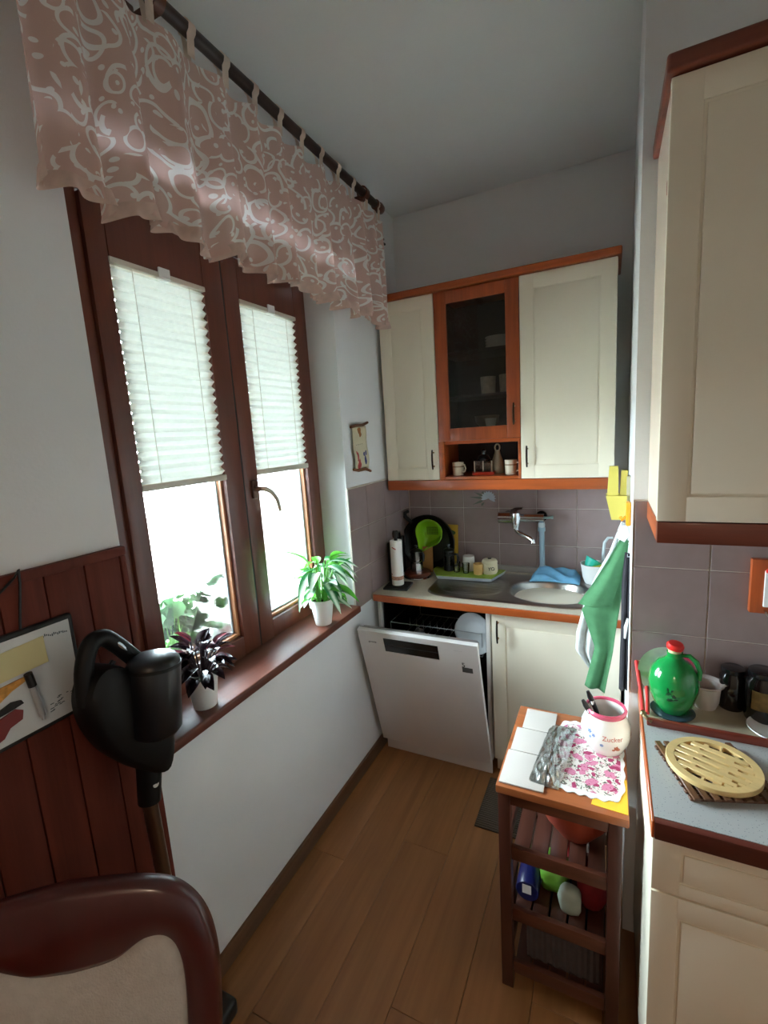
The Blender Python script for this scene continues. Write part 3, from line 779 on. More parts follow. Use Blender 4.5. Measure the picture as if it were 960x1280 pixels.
front_text('5', .036, .222, HD - .118, M_ink, 'sticker_numeral')
# wire rack inside
M_wire = mat('rack_wire', (150, 152, 154), .4, .3)
bm = B()
for z in (.60, .72):
    tube(bm, [(i0 + .03, y0 + .04, z), (i1 - .03, y0 + .04, z), (i1 - .03, y1 - .05, z), (i0 + .03, y1 - .05, z)], .0025, 6, closed=True)
for k in range(12):
    xx = i0 + .05 + k * (i1 - i0 - .10) / 11; tube(bm, [(xx, y0 + .04, .60), (xx, y1 - .05, .60)], .002, 6); tube(bm, [(xx, y0 + .25, .60), (xx, y0 + .25, .66)], .002, 6)
for yy in (y0 + .04, y1 - .05):
    for xx in (i0 + .03, i1 - .03): tube(bm, [(xx, yy, .60), (xx, yy, .72)], .0025, 6)
for xx in (i0 + .03, i1 - .03): tube(bm, [(xx, y0 + .1, .60), (xx - .024 * (1 if xx < -.8 else -1), y0 + .1, .60)], .004, 6)
obj('rack', bm, M_wire, dw)
# plates standing in the rack
for k, (xx, r, lab) in enumerate(((-.585, .105, 'large pale plate standing upright in the dishwasher rack'), (-.64, .075, 'small pale plate upright behind the large one in the dishwasher'))):
    plate('dinner_plate', (xx, 2.13 + .07 * k, .604 + r), r, lab, None, mat('wet_plate', (196, 198, 200), .2), RZ(-.30) @ RX(pi / 2 - .10))
bm = B(); lathe(bm, [(0, 0), (.02, 0), (.045, .05), (.042, .05), (.018, .004), (0, .004)], 24, M=RX(2.6))
o = centred('bowl', bm, mat('grey_bowl', (128, 126, 124), .3), 'small grey bowl upside down inside the dishwasher', 'bowl'); o.location = (-.90, 2.15, .604)

# ------------------------------------------------------------------ wall mixer tap and pale pipe
fa = thing('wall_faucet', 'chrome wall mixer tap with a swung spout above the sink', 'faucet', (-.40, 2.58, 1.17))
yq = 2.51; za = 1.222
bm = B(); cyl(bm, (-.540, yq, za), (-.466, yq, za), .031, n=28); lathe(bm, [(0, 0), (.020, .001), (.031, .007)], 24, (-.540, yq, za), RY(-pi / 2) @ RX(pi)); obj('body_cap', bm, M_chrome, fa)
bm = B(); cyl(bm, (-.466, yq, za), (-.305, yq, za), .024, n=28); obj('mixer_body', bm, M_chrome, fa)
bm = B(); lathe(bm, [(0, -.055), (.016, -.055), (.021, -.035), (.026, .0), (.022, .030), (0, .040)], 20, (-.447, yq - .016, za)); obj('cartridge', bm, M_chrome, fa)
bm = B(); prism(bm, [(-.030, .020), (-.024, .048), (.0, .060), (.036, .062), (.036, .052), (.010, .046), (.006, .018), (-.01, .010)], -.014, .014, M=TR(-.447, yq - .016, za) @ RX(pi / 2)); obj('lever', bm, M_chrome, fa)
bm = B(); tube(bm, [(-.445, yq - .016, za - .04), (-.442, yq - .022, za - .066), (-.425, yq - .035, za - .076), (-.36, yq - .07, za - .098), (-.352, yq - .074, za - .103), (-.351, yq - .075, za - .118)], [.012, .012, .0125, .0115, .0115, .0125], 14); obj('spout', bm, M_chrome, fa)
for xx in (-.50, -.325):
    bm = B(); cyl(bm, (xx, yq, za), (xx, 2.574, za), .012, n=16); cyl(bm, (xx, 2.568, za), (xx, 2.5845, za), .029, n=28); obj('wall_elbow', bm, M_chrome if xx < -.4 else mat('dark_chrome', (70, 70, 72), .15, 1.0), fa)
M_pale = mat('pale_blue_plastic', (150, 176, 190), .35, var=.05)
pp = thing('drain_pipe', 'pale blue pipe with valve running down the tiles beside the tap', 'pipe', (-.318, 2.56, .935))
yp = 2.548
bm = B(); cyl(bm, (-.318, yp, .9355), (-.322, yp, 1.15), .0135, n=18); cyl(bm, (-.322, yp, 1.145), (-.322, yp, 1.166), .019, n=18); cyl(bm, (-.318, yp, .9355), (-.318, yp, .955), .017, n=18); obj('pipe', bm, M_pale, pp)
bm = B(); lathe(bm, [(0, 0), (.016, 0), (.018, .012), (.015, .03), (0, .034)], 12, (-.322, yp, 1.166)); obj('coupling', bm, mat('pale_knob', (196, 206, 206), .3), pp)
bm = B(); cyl(bm, (-.308, yp - .012, za - .002), (-.27, yp - .012, za + .001), .0065, n=12); cyl(bm, (-.27, yp - .012, za + .001), (-.262, yp - .012, za + .001), .009, n=12); obj('valve_lever', bm, mat('mint_plastic', (170, 206, 200), .4), pp)
bm = B(); cyl(bm, (-.322, yp, 1.195), (-.322, yp, 1.21), .010, n=12); cyl(bm, (-.308, yp - .012, za - .002), (-.322, yp, 1.207), .006, n=8); obj('valve_neck', bm, M_blackm, pp)
# ------------------------------------------------------------------ things on the worktop
zc = CT
# kitchen paper on a black stand
t = thing('paper_towel_holder', 'black holder with square base carrying a roll of kitchen paper', 'paper holder', (-1.005, 2.155, zc), .12)
bm = B(); box(bm, -.066, .066, -.062, .062, 0, .012, .004); obj('base', bm, M_blackm, t, world=False)
bm = B()
for k in range(4): box(bm, -.058, .058, -.05 + k * .03, -.038 + k * .03, .012, .016, .0015)
obj('rib', bm, M_blackm, t, world=False)
bm = B(); cyl(bm, (0, 0, .012), (0, 0, .285), .009, n=14); lathe(bm, [(.009, .268), (.015, .272), (.016, .298), (.012, .308), (0, .310)], 16); obj('post', bm, M_blackm, t, world=False)
r = thing('paper_roll', 'white kitchen paper roll with a printed floral border on its holder', 'paper roll', (-1.005, 2.155, zc + .0165), .12)
bm = B(); lathe(bm, [(.012, 0), (.031, 0), (.032, .004), (.032, .236), (.031, .240), (.012, .240), (.012, 0)], 30); obj('paper', bm, mat('paper_white', (236, 234, 230), .9, var=.02, bump=.2, bscale=200), r, world=False)
bm = B(); lathe(bm, [(.0321, .030), (.0325, .030), (.0325, .050), (.0321, .050)], 30); obj('printed_band', bm, mat('print_brown', (196, 150, 128), .9, var=.4, scale=60), r, world=False)
bm = B(); 
for a, z in ((-1.9, .205), (-1.6, .20), (-2.4, .06)): 
    prism(bm, [(-.006, -.004), (.008, .002), (.006, .008), (-.004, .003)], 0, .0005, M=RZ(a) @ TR(.0322, 0, z) @ RY(pi / 2) @ RZ(.6))
obj('printed_leaf', bm, mat('print_red', (190, 90, 90), .9), r, world=False, smooth=False)

# big dark pan leaning in the corner
t = thing('frying_pan', 'large black frying pan leaning upright against the tiles in the corner', 'pan', (-.952, 2.50, zc))
MP = TR(-.952, 2.520, zc + .164) @ RX(pi / 2 - .10)
bm = B(); lathe(bm, [(0, -.006), (.125, -.006), (.163, .034), (.165, .036), (.160, .038), (.122, 0), (0, 0)], 44, M=MP); obj('pan', bm, mat('pan_black', (16, 15, 16), .45, coat=.1), t)
bm = B(); tube(bm, [MP @ Vector(q) for q in ((-.10, .115, .034), (-.118, .135, .045), (-.135, .15, .05), (-.141, .173, .04), (-.118, .185, .036))], [.010, .012, .013, .012, .009], 10); obj('handle', bm, M_black, t)
# tall dark tray beside it
t = thing('baking_tray', 'narrow black baking tray standing on edge behind the paper roll', 'tray', (-1.08, 2.34, zc))
bm = B(); box(bm, -1.089, -1.083, 2.22, 2.42, zc, zc + .22, .002); box(bm, -1.083, -1.071, 2.22, 2.224, zc, zc + .22); box(bm, -1.083, -1.071, 2.416, 2.42, zc, zc + .22); obj('sheet', bm, M_blackm, t)
bm = B(); tube(bm, [(-1.077, 2.30, zc + .218), (-1.075, 2.31, zc + .255), (-1.075, 2.36, zc + .255), (-1.077, 2.37, zc + .218)], .006, 8); obj('handle', bm, M_black, t)

# cutting boards
bm = B(); box(bm, -.058, .058, -.006, .006, 0, .262, .003)
t = thing('cutting_board', 'yellow cutting board with green print leaning on the tiles', 'cutting board', (-.850, 2.552, zc), 0); t.rotation_euler = (-.08, 0, 0)
obj('board', bm, mat('yellow_plastic', (200, 164, 50), .4, var=.1), t, world=False)
bm = B(); lathe(bm, [(0, 0), (.03, 0), (.03, .0008), (0, .0008)], 20, (.015, -.0061, .215), RX(pi / 2), sy=.5); obj('print', bm, mat('print_green', (60, 96, 50), .5), t, world=False)
bm = B(); box(bm, -.030, .030, -.004, .004, 0, .15, .003)
t2 = tag(obj('serving_board', bm, mat('board_tan', (168, 120, 62), .5, var=.15), None), 'small tan wooden board standing behind the moka pot', 'cutting board'); t2.location = (-.945, 2.452, zc); t2.rotation_euler = (-.10, 0, .15)

# wooden trivet with moka pot
bm = B(); lathe(bm, [(0, 0), (.066, 0), (.074, .008), (.074, .020), (.070, .024), (0, .024)], 32)
o = tag(obj('round_trivet', bm, wood('trivet_red', (112, 58, 40), 'x'), None, False), 'round reddish wooden board under the moka pot', 'trivet'); o.location = (-.972, 2.355, zc + .0085)
bm = B(); lathe(bm, [(0, 0), (.078, 0), (.080, .004), (.076, .0085), (0, .0085)], 32)
o = tag(obj('steel_coaster', bm, M_chrome, None, False), 'thin steel dish under the reddish wooden board', 'dish'); o.location = (-.972, 2.355, zc)
t = thing('moka_pot', 'small steel moka coffee pot with black handle on the round board', 'coffee pot', (-.978, 2.36, zc + .0325), -.5)
M_alu = mat('aluminium', (170, 168, 166), .22, 1.0)
bm = B(); lathe(bm, [(0, 0), (.036, 0), (.034, .045), (.030, .052)], 8); lathe(bm, [(.030, .054), (.026, .062), (.034, .112), (.036, .116), (.033, .116), (.024, .064), (0, .064)], 8); obj('pot', bm, M_alu, t, world=False, angle=20)
bm = B(); lathe(bm, [(.031, .05), (.034, .052), (.034, .057), (.031, .059), (.02, .058), (.02, .05), (.031, .05)], 24); obj('collar', bm, M_alu, t, world=False)
bm = B(); lathe(bm, [(.036, .116), (.022, .126), (.006, .130), (.006, .136), (.010, .140), (.008, .148), (0, .150)], 16); lathe(bm, [(0, .1161), (.036, .116)], 16); obj('lid', bm, M_black, t, world=False)
bm = B(); tube(bm, [(.034, 0, .108), (.058, 0, .112), (.064, 0, .10), (.060, 0, .066)], [.006, .007, .007, .006], 8); obj('handle', bm, M_black, t, world=False)

# green scoop strainer propped against the pan
t = thing('colander', 'lime green plastic scoop colander propped against the black pan', 'colander', PY(536, 668, 2.44))
M_lime = mat('lime_plastic', (140, 196, 40), .35, var=.05, sub=.15)
c0 = PY(536, 666, 2.44)
bm = B(); n = 40
def drop(a, s, d):
    r = .076 * s; x = r * math.cos(a); z = r * math.sin(a)
    k = math.exp(-((a - math.radians(242)) / .42) ** 2)
    x += k * math.cos(math.radians(242)) * .048 * s; z += k * math.sin(math.radians(242)) * .048 * s
    return c0 + Vector((x, d - .10 * z, z))
rings = []
for s, d in ((1.0, -.006), (1.06, -.006), (1.06, .002), (1.0, .006), (.92, .035), (.72, .058), (.4, .066), (.05, .068)):
    rings.append([bm.verts.new(drop(2 * pi * k / n, s, d)) for k in range(n)])
ring_faces(bm, rings, True, False, True)
inn = []
for s, d in ((1.0, -.006), (.97, .004), (.89, .033), (.70, .055), (.4, .062), (.05, .064)):
    inn.append([bm.verts.new(drop(2 * pi * k / n, s, d)) for k in range(n)])
ring_faces(bm, inn, True, False, True)
obj('bowl', bm, M_lime, t)
bm = B()
for k in range(7):
    for j in range(5):
        p = c0 + Vector((-.03 + k * .010, .0605 - .1 * (-.02 + j * .01), -.02 + j * .010)); box(bm, p.x - .0025, p.x + .0025, p.y - .003, p.y + .001, p.z - .0025, p.z + .0025)
obj('drain_holes', bm, mat('lime_hole', (60, 96, 16), .6), t, smooth=False)['kind'] = 'stuff'

# serving tray with cups on the drainer
zt = CT + .0065
t = thing('serving_tray', 'lime green topped white tray of cups standing on the sink drainer', 'tray', (-.70, 2.42, zt))
tp = [(-.850, 2.318), (-.545, 2.333), (-.505, 2.50), (-.905, 2.50), (-.905, 2.42)]
cxt, cyt = -.70, 2.42
bm = B()
lo = [bm.verts.new((cxt + (p[0] - cxt) * .95, cyt + (p[1] - cyt) * .93, zt)) for p in tp]; hi = [bm.verts.new((p[0], p[1], zt + .018)) for p in tp]
ring_faces(bm, [lo, hi]); obj('body', bm, mat('tray_white', (214, 222, 232), .4), t, smooth=False)
bm = B(); prism(bm, [(cxt + (p[0] - cxt) * .985, cyt + (p[1] - cyt) * .985) for p in tp], zt + .0181, zt + .0225); obj('mat', bm, mat('lime_mat', (150, 178, 66), .6, var=.1), t, smooth=False)
zt2 = zt + .0226
# french press
p = PZ(563, 711, zt2)
t = thing('french_press', 'black framed coffee press with glass beaker on the green tray', 'coffee press', (p.x, 2.43, zt2), -.3)
bm = B(); lathe(bm, [(0, .004), (.027, .004), (.027, .105), (.0255, .105), (.0255, .006), (0, .006)], 24); obj('beaker', bm, glass('press_glass', (150, 144, 136), .12), t, world=False)
bm = B(); lathe(bm, [(0, 0), (.030, 0), (.030, .03), (.0275, .03), (.0275, .003), (0, .003)], 24)
for k in range(4): box(bm, .0273, .030, -.006, .006, .0, .11, M=RZ(k * pi / 2 + .4))
lathe(bm, [(.0275, .085), (.030, .085), (.030, .098), (.0275, .098), (.0275, .085)], 24); obj('frame', bm, M_black, t, world=False)
bm = B(); lathe(bm, [(0, .1055), (.031, .105), (.031, .115), (.022, .124), (.005, .127), (.004, .138), (.010, .142), (.009, .152), (0, .154)], 24); obj('lid', bm, M_black, t, world=False)
bm = B(); tube(bm, [(.028, 0, .095), (.055, 0, .098), (.06, 0, .08), (.056, 0, .035), (.029, 0, .025)], .006, 8); obj('handle', bm, M_black, t, world=False)
# dark coffee inside is left out; glasses, cups
M_clear = glass('drink_glass', (246, 250, 250), .22)
for k, (px, lab) in enumerate(((575, 'small clear drinking glass nearest the coffee press on the tray'), (585, 'small clear drinking glass between the white and yellow cups'))):
    p = PZ(px, 713, zt2); y_ = 2.395 if k else 2.405
    bm = cup_bm(.021, .055, .0015, 1.0, .75); o = tag(obj('drinking_glass', bm, M_clear, None, False), lab, 'glass'); o.location = (p.x + .004 - (.002 if k else .014), y_, zt2)
p = PZ(589, 707, zt2); t = mug('mug', (p.x + .01, 2.455, zt2), .035, .082, M_ceram, 'white mug upside down on the green tray', 0); t.rotation_euler = (pi, 0, 0); t.location.z = zt2 + .082
p = PZ(599, 716, zt2); mug('mug', (p.x, 2.395, zt2), .027, .058, mat('yellow_glaze', (222, 182, 118), .35), 'small yellow mug on the green tray', -1, None, -.9)
p = PZ(612, 716, zt2)
t = thing('sugar_tin', 'round cream pot with a lid and dark lettering on the green tray', 'pot', (p.x + .002, 2.425, zt2))
M_pot = mat('cream_glaze', (222, 212, 180), .3)
bm = B(); lathe(bm, [(0, 0), (.036, 0), (.043, .012), (.042, .05), (.040, .056), (.037, .058), (0, .058)], 30); obj('body', bm, M_pot, t, world=False)
bm = B(); lathe(bm, [(.041, .0585), (.042, .066), (.036, .076), (.014, .081), (0, .081)], 30); lathe(bm, [(0, .0582), (.041, .0585)], 30); obj('lid', bm, M_pot, t, world=False)
bm = B(); lathe(bm, [(0, .0805), (.010, .081), (.011, .085), (0, .086)], 16); obj('lid_knob', bm, M_black, t, world=False)
bm = text_bm('YO', .026, TR(.018, -.0405, .034) @ RZ(.45) @ RX(pi / 2), .002); obj('lettering', bm, M_black, t, world=False, smooth=False)

# blue cloth and bowl of sponges beside the sink
def blue(u, v):
    x = -.365 + .240 * u; y = 2.400 + .145 * v + .02 * math.sin(u * 3)
    ed = min(u, 1 - u, v, 1 - v)
    z = CT + .008 + .040 * min(1, ed * 8) * (.55 + .35 * math.sin(u * 7 + v * 4) * math.sin(v * 6 + 1.0) + .1 * math.sin(u * 17 + v * 11)) + .022 * sst(.2, 1, v) * min(1, ed * 8)
    return Vector((x, y, z))
bm = B(); sheet(bm, blue, 44, 26); solidify(bm, .002)
centred('dishcloth', bm, cloth('blue_cloth', (116, 174, 210), .1), 'crumpled light blue cloth lying behind the sink bowl', 'cloth', angle=180)
p = PZ(736, 724, CT + .01)
t = thing('bowl', 'white plastic bowl holding a teal cup and sponge beside the blue cloth', 'bowl', (-.058, 2.462, CT + .007))
bm = B(); lathe(bm, [(0, 0), (.045, 0), (.056, .03), (.066, .098), (.068, .10), (.063, .10), (.053, .032), (.042, .004), (0, .004)], 36); obj('bowl', bm, M_white, t, world=False)
bm = B(); lathe(bm, [(0, 0), (.024, 0), (.040, .05), (.037, .05), (.022, .004), (0, .004)], 24, M=RY(.5) @ RX(-.2))
o = tag(obj('teal_cup', bm, mat('teal_plastic', (40, 172, 150), .4), None, False), 'teal plastic cup tilted in the white bowl', 'cup'); o.location = (-.085, 2.455, CT + .083)
bm = B(); box(bm, -.034, .034, -.022, .022, 0, .02, .006); o = tag(obj('sponge', bm, mat('sponge_yellow', (214, 196, 70), .95, bump=.6, bscale=150), None, False), 'yellow sponge lying on top of the white bowl', 'sponge'); o.location = (-.045, 2.43, CT + .083); o.rotation_euler = (0, -.15, .3)
bm = B(); tube(bm, [(-.020, 2.535, CT + .007), (-.021, 2.535, CT + .14), (-.016, 2.532, CT + .20), (.000, 2.53, CT + .225), (.022, 2.528, CT + .226)], [.009, .008, .0075, .007, .006], 10)
lathe(bm, [(0, 0), (.024, 0), (.02, .01), (.0, .012)], 16, (-.020, 2.535, CT + .0068))
centred('brush_stand', bm, mat('pale_aqua', (206, 218, 220), .3), 'pale plastic dish brush with a bent neck behind the white bowl', 'brush')

# ------------------------------------------------------------------ things hanging on the niche side wall
def wx(y): return XR0 + (XR1 - XR0) * (y - YP) / (2.6 - YP)
t = thing('wall_pocket', 'yellow plastic pocket holder hanging on the white side wall', 'holder', (.03, 1.93, 1.34))
M_yel = mat('yellow_translucent', (222, 206, 100), .4, var=.05, sub=.2)
def taper(bm, x0a, x1a, x0b, x1b, ya0, ya1, za, yb0, yb1, zb, th=.003):
    outer = [[bm.verts.new(q) for q in ((x0a, ya0, za), (x1a, ya0, za), (x1a, ya1, za), (x0a, ya1, za))], [bm.verts.new(q) for q in ((x0b, yb0, zb), (x1b, yb0, zb), (x1b, yb1, zb), (x0b, yb1, zb))]]
    inner = [[bm.verts.new(q) for q in ((x0b + th, yb0 + th, zb), (x1b - th, yb0 + th, zb), (x1b - th, yb1 - th, zb), (x0b + th, yb1 - th, zb))], [bm.verts.new(q) for q in ((x0a + th, ya0 + th, za + th), (x1a - th, ya0 + th, za + th), (x1a - th, ya1 - th, za + th), (x0a + th, ya1 - th, za + th))]]
    ring_faces(bm, outer + inner)
bm = B(); taper(bm, .010, .058, -.010, .060, 1.90, 1.96, 1.338, 1.885, 1.965, 1.430); obj('pocket', bm, M_yel, t, smooth=False)
bm = B(); taper(bm, -.006, .032, .000, .030, 1.892, 1.950, 1.431, 1.905, 1.94, 1.537); obj('scoop', bm, M_yel, t, smooth=False)
bm = B(); taper(bm, .036, .058, .040, .062, 1.90, 1.955, 1.431, 1.91, 1.945, 1.52); obj('spoon_slot', bm, M_yel, t, smooth=False)
bm = B(); box(bm, .058, wx(1.92) - .0005, 1.90, 1.945, 1.36, 1.50, .002); obj('back_plate', bm, mat('plate_beige', (190, 180, 150), .5), t)
t = tag(None or bpy.data.objects.new('wall_hook', None), 'small orange plastic hook on the edge of the side wall', 'hook'); COL.objects.link(t); t.location = (.06, 1.72, 1.36)
bm = B(); box(bm, .052, wx(1.72) - .0008, 1.70, 1.735, 1.355, 1.435, .005); obj('plate', bm, mat('orange_plastic', (236, 160, 30), .35), t)
bm = B(); tube(bm, [(.053, 1.717, 1.385), (.040, 1.717, 1.372), (.036, 1.717, 1.385)], .005, 8); obj('hook', bm, mat('orange_plastic', (236, 160, 30), .35), t)
t = thing('towel_hook', 'small steel hook holding the towels on the side wall', 'hook', (.06, 1.86, 1.29))
bm = B(); box(bm, .058, wx(1.86) - .0008, 1.845, 1.875, 1.27, 1.325, .003); obj('plate', bm, M_chrome, t)
bm = B(); tube(bm, [(.059, 1.86, 1.30), (.042, 1.86, 1.288), (.034, 1.86, 1.292), (.033, 1.86, 1.305)], .0035, 8); obj('hook', bm, M_chrome, t)

def hang(name, top, pts_l, pts_r, m, label, depth, seed, cat='towel', nf=3.2, amp=.012, th=.002, nv=46):
    """cloth hanging from top; left and right outlines as (x, z) lists at y = depth"""
    def interp(P, v):
        L = len(P) - 1; i = min(int(v * L), L - 1); f = v * L - i
        a, b = P[i], P[i + 1]; return a[0] + (b[0] - a[0]) * f, a[1] + (b[1] - a[1]) * f
    def fn(u, v):
        l = interp(pts_l, v); r = interp(pts_r, v)
        x = l[0] + (r[0] - l[0]) * u; z = l[1] + (r[1] - l[1]) * u
        y = depth + amp * (.25 + v) * math.sin(u * nf * 2 * pi + seed + 1.4 * v) + .004 * math.sin(v * 21 + seed) * u
        return Vector((x, y, z))
    bm = B(); sheet(bm, fn, 30, nv); solidify(bm, th)
    return bm
M_green = cloth('green_towel', (88, 140, 98), .12, bump=.8, bscale=420)
M_whitet = cloth('white_towel', (226, 228, 226), .2, bump=.5)
tw = thing('kitchen_towel', 'green waffle kitchen towel hanging folded from the steel hook', 'towel', (.0, 1.80, .62))
dl = 1.80
def W(px, py, d): q = PY(px, py, d); return (q.x, q.z)
bm = hang('f', None, [W(776, 672, dl), W(760, 700, dl), W(741, 730, dl), W(722, 756, dl)], [W(786, 676, dl), W(779, 705, dl), W(772, 735, dl), W(765, 760, dl)], M_green, '', dl, .3, nf=1.1, amp=.010)
obj('upper_flap', bm, M_green, tw, angle=180)
d2 = 1.835
bm = hang('f', None, [W(776, 690, d2), W(750, 735, d2), W(727, 762, d2), W(744, 810, d2), W(731, 857, d2)], [W(786, 680, d2), W(779, 735, d2), W(772, 775, d2), W(766, 815, d2), W(756, 865, d2)], M_green, '', d2, 1.1, nf=1.3, amp=.008)
obj('lower_fall', bm, M_green, tw, angle=180)
bm = B(); q0 = PY(779, 668, 1.784)
prism(bm, [(-.026, -.010), (.004, -.028), (.020, -.002), (.012, .03), (-.006, .034)], 0, .0015, M=TR(q0.x, 1.784, q0.z) @ RX(pi / 2)); obj('care_tag', bm, mat('tag_white', (222, 214, 220), .8), tw, smooth=False)
d3 = 1.90
wt = thing('tea_towel', 'white tea towel hanging behind the green towel', 'towel', (-.03, 1.9, .70))
bm = hang('f', None, [W(777, 652, d3), W(762, 690, d3), W(745, 720, d3), W(733, 745, d3), W(721, 790, d3), W(720, 812, d3), W(735, 832, d3)], [W(784, 655, d3), W(783, 690, d3), W(780, 720, d3), W(775, 745, d3), W(768, 790, d3), W(762, 820, d3), W(752, 838, d3)], M_whitet, '', d3, 2.0, amp=.010)
obj('cloth', bm, M_whitet, wt, angle=180)
ap = thing('apron', 'dark grey apron hanging in folds against the side wall edge', 'apron', (.05, 1.66, .62))
d4 = 1.655
bm = hang('f', None, [W(781, 690, d4), W(777, 730, d4), W(776, 790, d4), W(774, 862, d4)], [W(787.5, 692, d4), W(787, 730, d4), W(786, 790, d4), W(785, 862, d4)], M_blackm, '', d4, .5, amp=.006, nf=1.6)
obj('cloth', bm, cloth('apron_grey', (58, 56, 60), .05), ap, angle=180)
q = PY(783, 780, d4 - .012); bm = B(); tube(bm, [(q.x + .004, d4 - .014, q.z + .02), (q.x - .002, d4 - .016, q.z - .01), (q.x - .004, d4 - .014, q.z - .05)], [.004, .006, .003], 8); obj('tie', bm, M_whitet, ap)
bm = B(); tube(bm, [(W(784, 691, d4)[0], d4, W(784, 691, d4)[1] - .004), (.058, d4, 1.262), (wx(d4) - .001, d4, 1.265)], .003, 6); obj('hook', bm, M_chrome, ap)
# ------------------------------------------------------------------ right-hand wall cabinet on the partition
ux0, ux1, uy0, uz0, uz1 = .097, .70, 1.175, 1.474, 2.349
t = thing('wall_cabinet', 'cream wall cabinet with shade-darkened cherry cornice on the partition wall', 'cabinet', (.4, 1.33, 1.425))
yk = YP - .002
M_trimshade = wood('cherry_trim_shaded', (112, 48, 28), 'x', rough=.4)  # cherry trim darkened to carry the shade on the cabinet front
bm = B(); box(bm, ux0 + .003, ux0 + .019, uy0 + .021, yk, uz0, uz1); box(bm, ux1 - .019, ux1 - .003, uy0 + .021, yk, uz0, uz1); box(bm, ux0 + .019, ux1 - .019, uy0 + .021, yk, uz0, uz0 + .016); box(bm, ux0 + .019, ux1 - .019, uy0 + .021, yk, uz1 - .016, uz1); box(bm, ux0 + .019, ux1 - .019, yk - .006, yk, uz0 + .016, uz1 - .016)
obj('body', bm, mat('cabinet_side', (226, 206, 184), .35, var=.02, coat=.2), t, smooth=False)
bm = B(); door_front(bm, ux0, ux1, uz0 + .001, uz1 - .002, uy0, inset=.055); d = obj('door', bm, M_cream, t); bow_handle(d, ux1 - .03, 1.62, uy0)
bm = B(); box(bm, ux0 - .010, ux1 + .01, uy0 - .014, yk, uz1 + .001, uz1 + .034, .007, 3); obj('cornice', bm, M_trimshade, t)
bm = B(); box(bm, ux0 + .001, ux1, uy0 - .001, uy0 + .026, 1.425, uz0 - .001, .003, 2); obj('light_rail', bm, M_trimshade, t)
bm = B(); box(bm, ux0 + .001, ux0 + .02, uy0 + .026, YP - .016, 1.425, uz0 - .001, .002); obj('side_rail', bm, M_trimy, t)
bm = B(); box(bm, ux0 + .02, ux1, uy0 + .026, YP - .016, uz0 - .010, uz0 - .001); obj('bottom_panel', bm, M_trimy, t, smooth=False)
bm = B(); box(bm, ux0 + .0005, ux0 + .003, uy0 + .03, uy0 + .042, 2.155, 2.18, .0008, 1); obj('hinge_cap', bm, M_trimx, t)

# ------------------------------------------------------------------ right-hand base unit and worktop
rx0, rx1, ryf = .093, 1.00, .975
t = thing('base_cabinet', 'cream base cabinet with a drawer below the speckled grey worktop', 'cabinet', (.5, 1.24, 0))
bm = B(); box(bm, rx0 + .001, rx0 + .017, ryf + .021, 1.485, .10, .859); box(bm, rx1 - .017, rx1, ryf + .021, 1.485, .10, .859); box(bm, rx0 + .017, rx1 - .017, ryf + .021, 1.485, .10, .116); box(bm, rx0 + .017, rx1 - .017, 1.479, 1.485, .116, .859); box(bm, rx0 + .017, rx1 - .017, ryf + .021, 1.479, .843, .859)
obj('body', bm, M_cream, t, smooth=False)
bm = B(); box(bm, rx0 + .001, rx1, ryf + .06, ryf + .075, 0, .10); obj('plinth', bm, M_cream, t, smooth=False)
bm = B(); door_front(bm, rx0, rx0 + .45, .722, .858, ryf, inset=.050, insetz=.030); dd = obj('drawer', bm, M_cream, t)
bm = B(); door_front(bm, rx0, rx0 + .45, .104, .718, ryf, inset=.050); dd = obj('door', bm, M_cream, t); bow_handle(dd, rx0 + .42, .62, ryf)
bm = B(); door_front(bm, rx0 + .453, rx1, .104, .858, ryf, inset=.050); obj('door', bm, M_cream, t)

ct2 = thing('countertop', 'speckled pale grey worktop with a dark front edge on the partition side', 'worktop', (.5, 1.2, .862))
m, nt, b = newmat('speckled_laminate')
tc = node(nt, 'ShaderNodeTexCoord'); vo = node(nt, 'ShaderNodeTexVoronoi'); vo.inputs['Scale'].default_value = 170
nt.links.new(tc.outputs['Object'], vo.inputs['Vector'])
rp = node(nt, 'ShaderNodeValToRGB'); e = rp.color_ramp.elements; e[0].position = .10; e[0].color = lin((120, 128, 134)); e[1].position = .22; e[1].color = lin((180, 182, 180))
nt.links.new(vo.outputs['Distance'], rp.inputs[0]); nt.links.new(rp.outputs[0], b.inputs['Base Color']); b.inputs['Roughness'].default_value = .35
M_speck = m
bm = B(); box(bm, .0935, 1.0, .970, 1.484, .862, .900); obj('slab', bm, M_speck, ct2, smooth=False)
bm = B(); box(bm, .0935, 1.0, .953, .9698, .861, .900, .003); obj('front_edge', bm, wood('edge_dark', (88, 40, 30), 'x'), ct2)
bm = B(); box(bm, .0885, .0933, .955, 1.484, .8615, .900, .001, 1); obj('side_edge', bm, M_trimy, ct2)

# slatted square trivet under a round slotted one
zc2 = .900
t = thing('slatted_trivet', 'brown square slatted wooden trivet under the round slotted trivet', 'trivet', (.225, 1.152, zc2), .32)
M_tb = wood('trivet_brown', (92, 58, 38), 'x', rough=.45)
for k in range(9):
    bm = B(); box(bm, -.092, .092, -.088 + k * .020, -.075 + k * .020, 0, .006, .001, 1); obj('slat', bm, M_tb, t, world=False)
for k in range(9):
    bm = B(); box(bm, -.088 + k * .020, -.075 + k * .020, -.094, .094, .0061, .012, .001, 1); obj('slat', bm, wood('trivet_brown_y', (104, 70, 46), 'y'), t, world=False)
t = thing('round_trivet', 'round pale wooden trivet with long slots on the slatted one', 'trivet', (.222, 1.156, zc2 + .0121), -.42)
M_tl = wood('trivet_light', (226, 194, 132), 'x', rough=.45, var=.1)
Rr = .092; zz0, zz1 = 0, .011
bm = B()
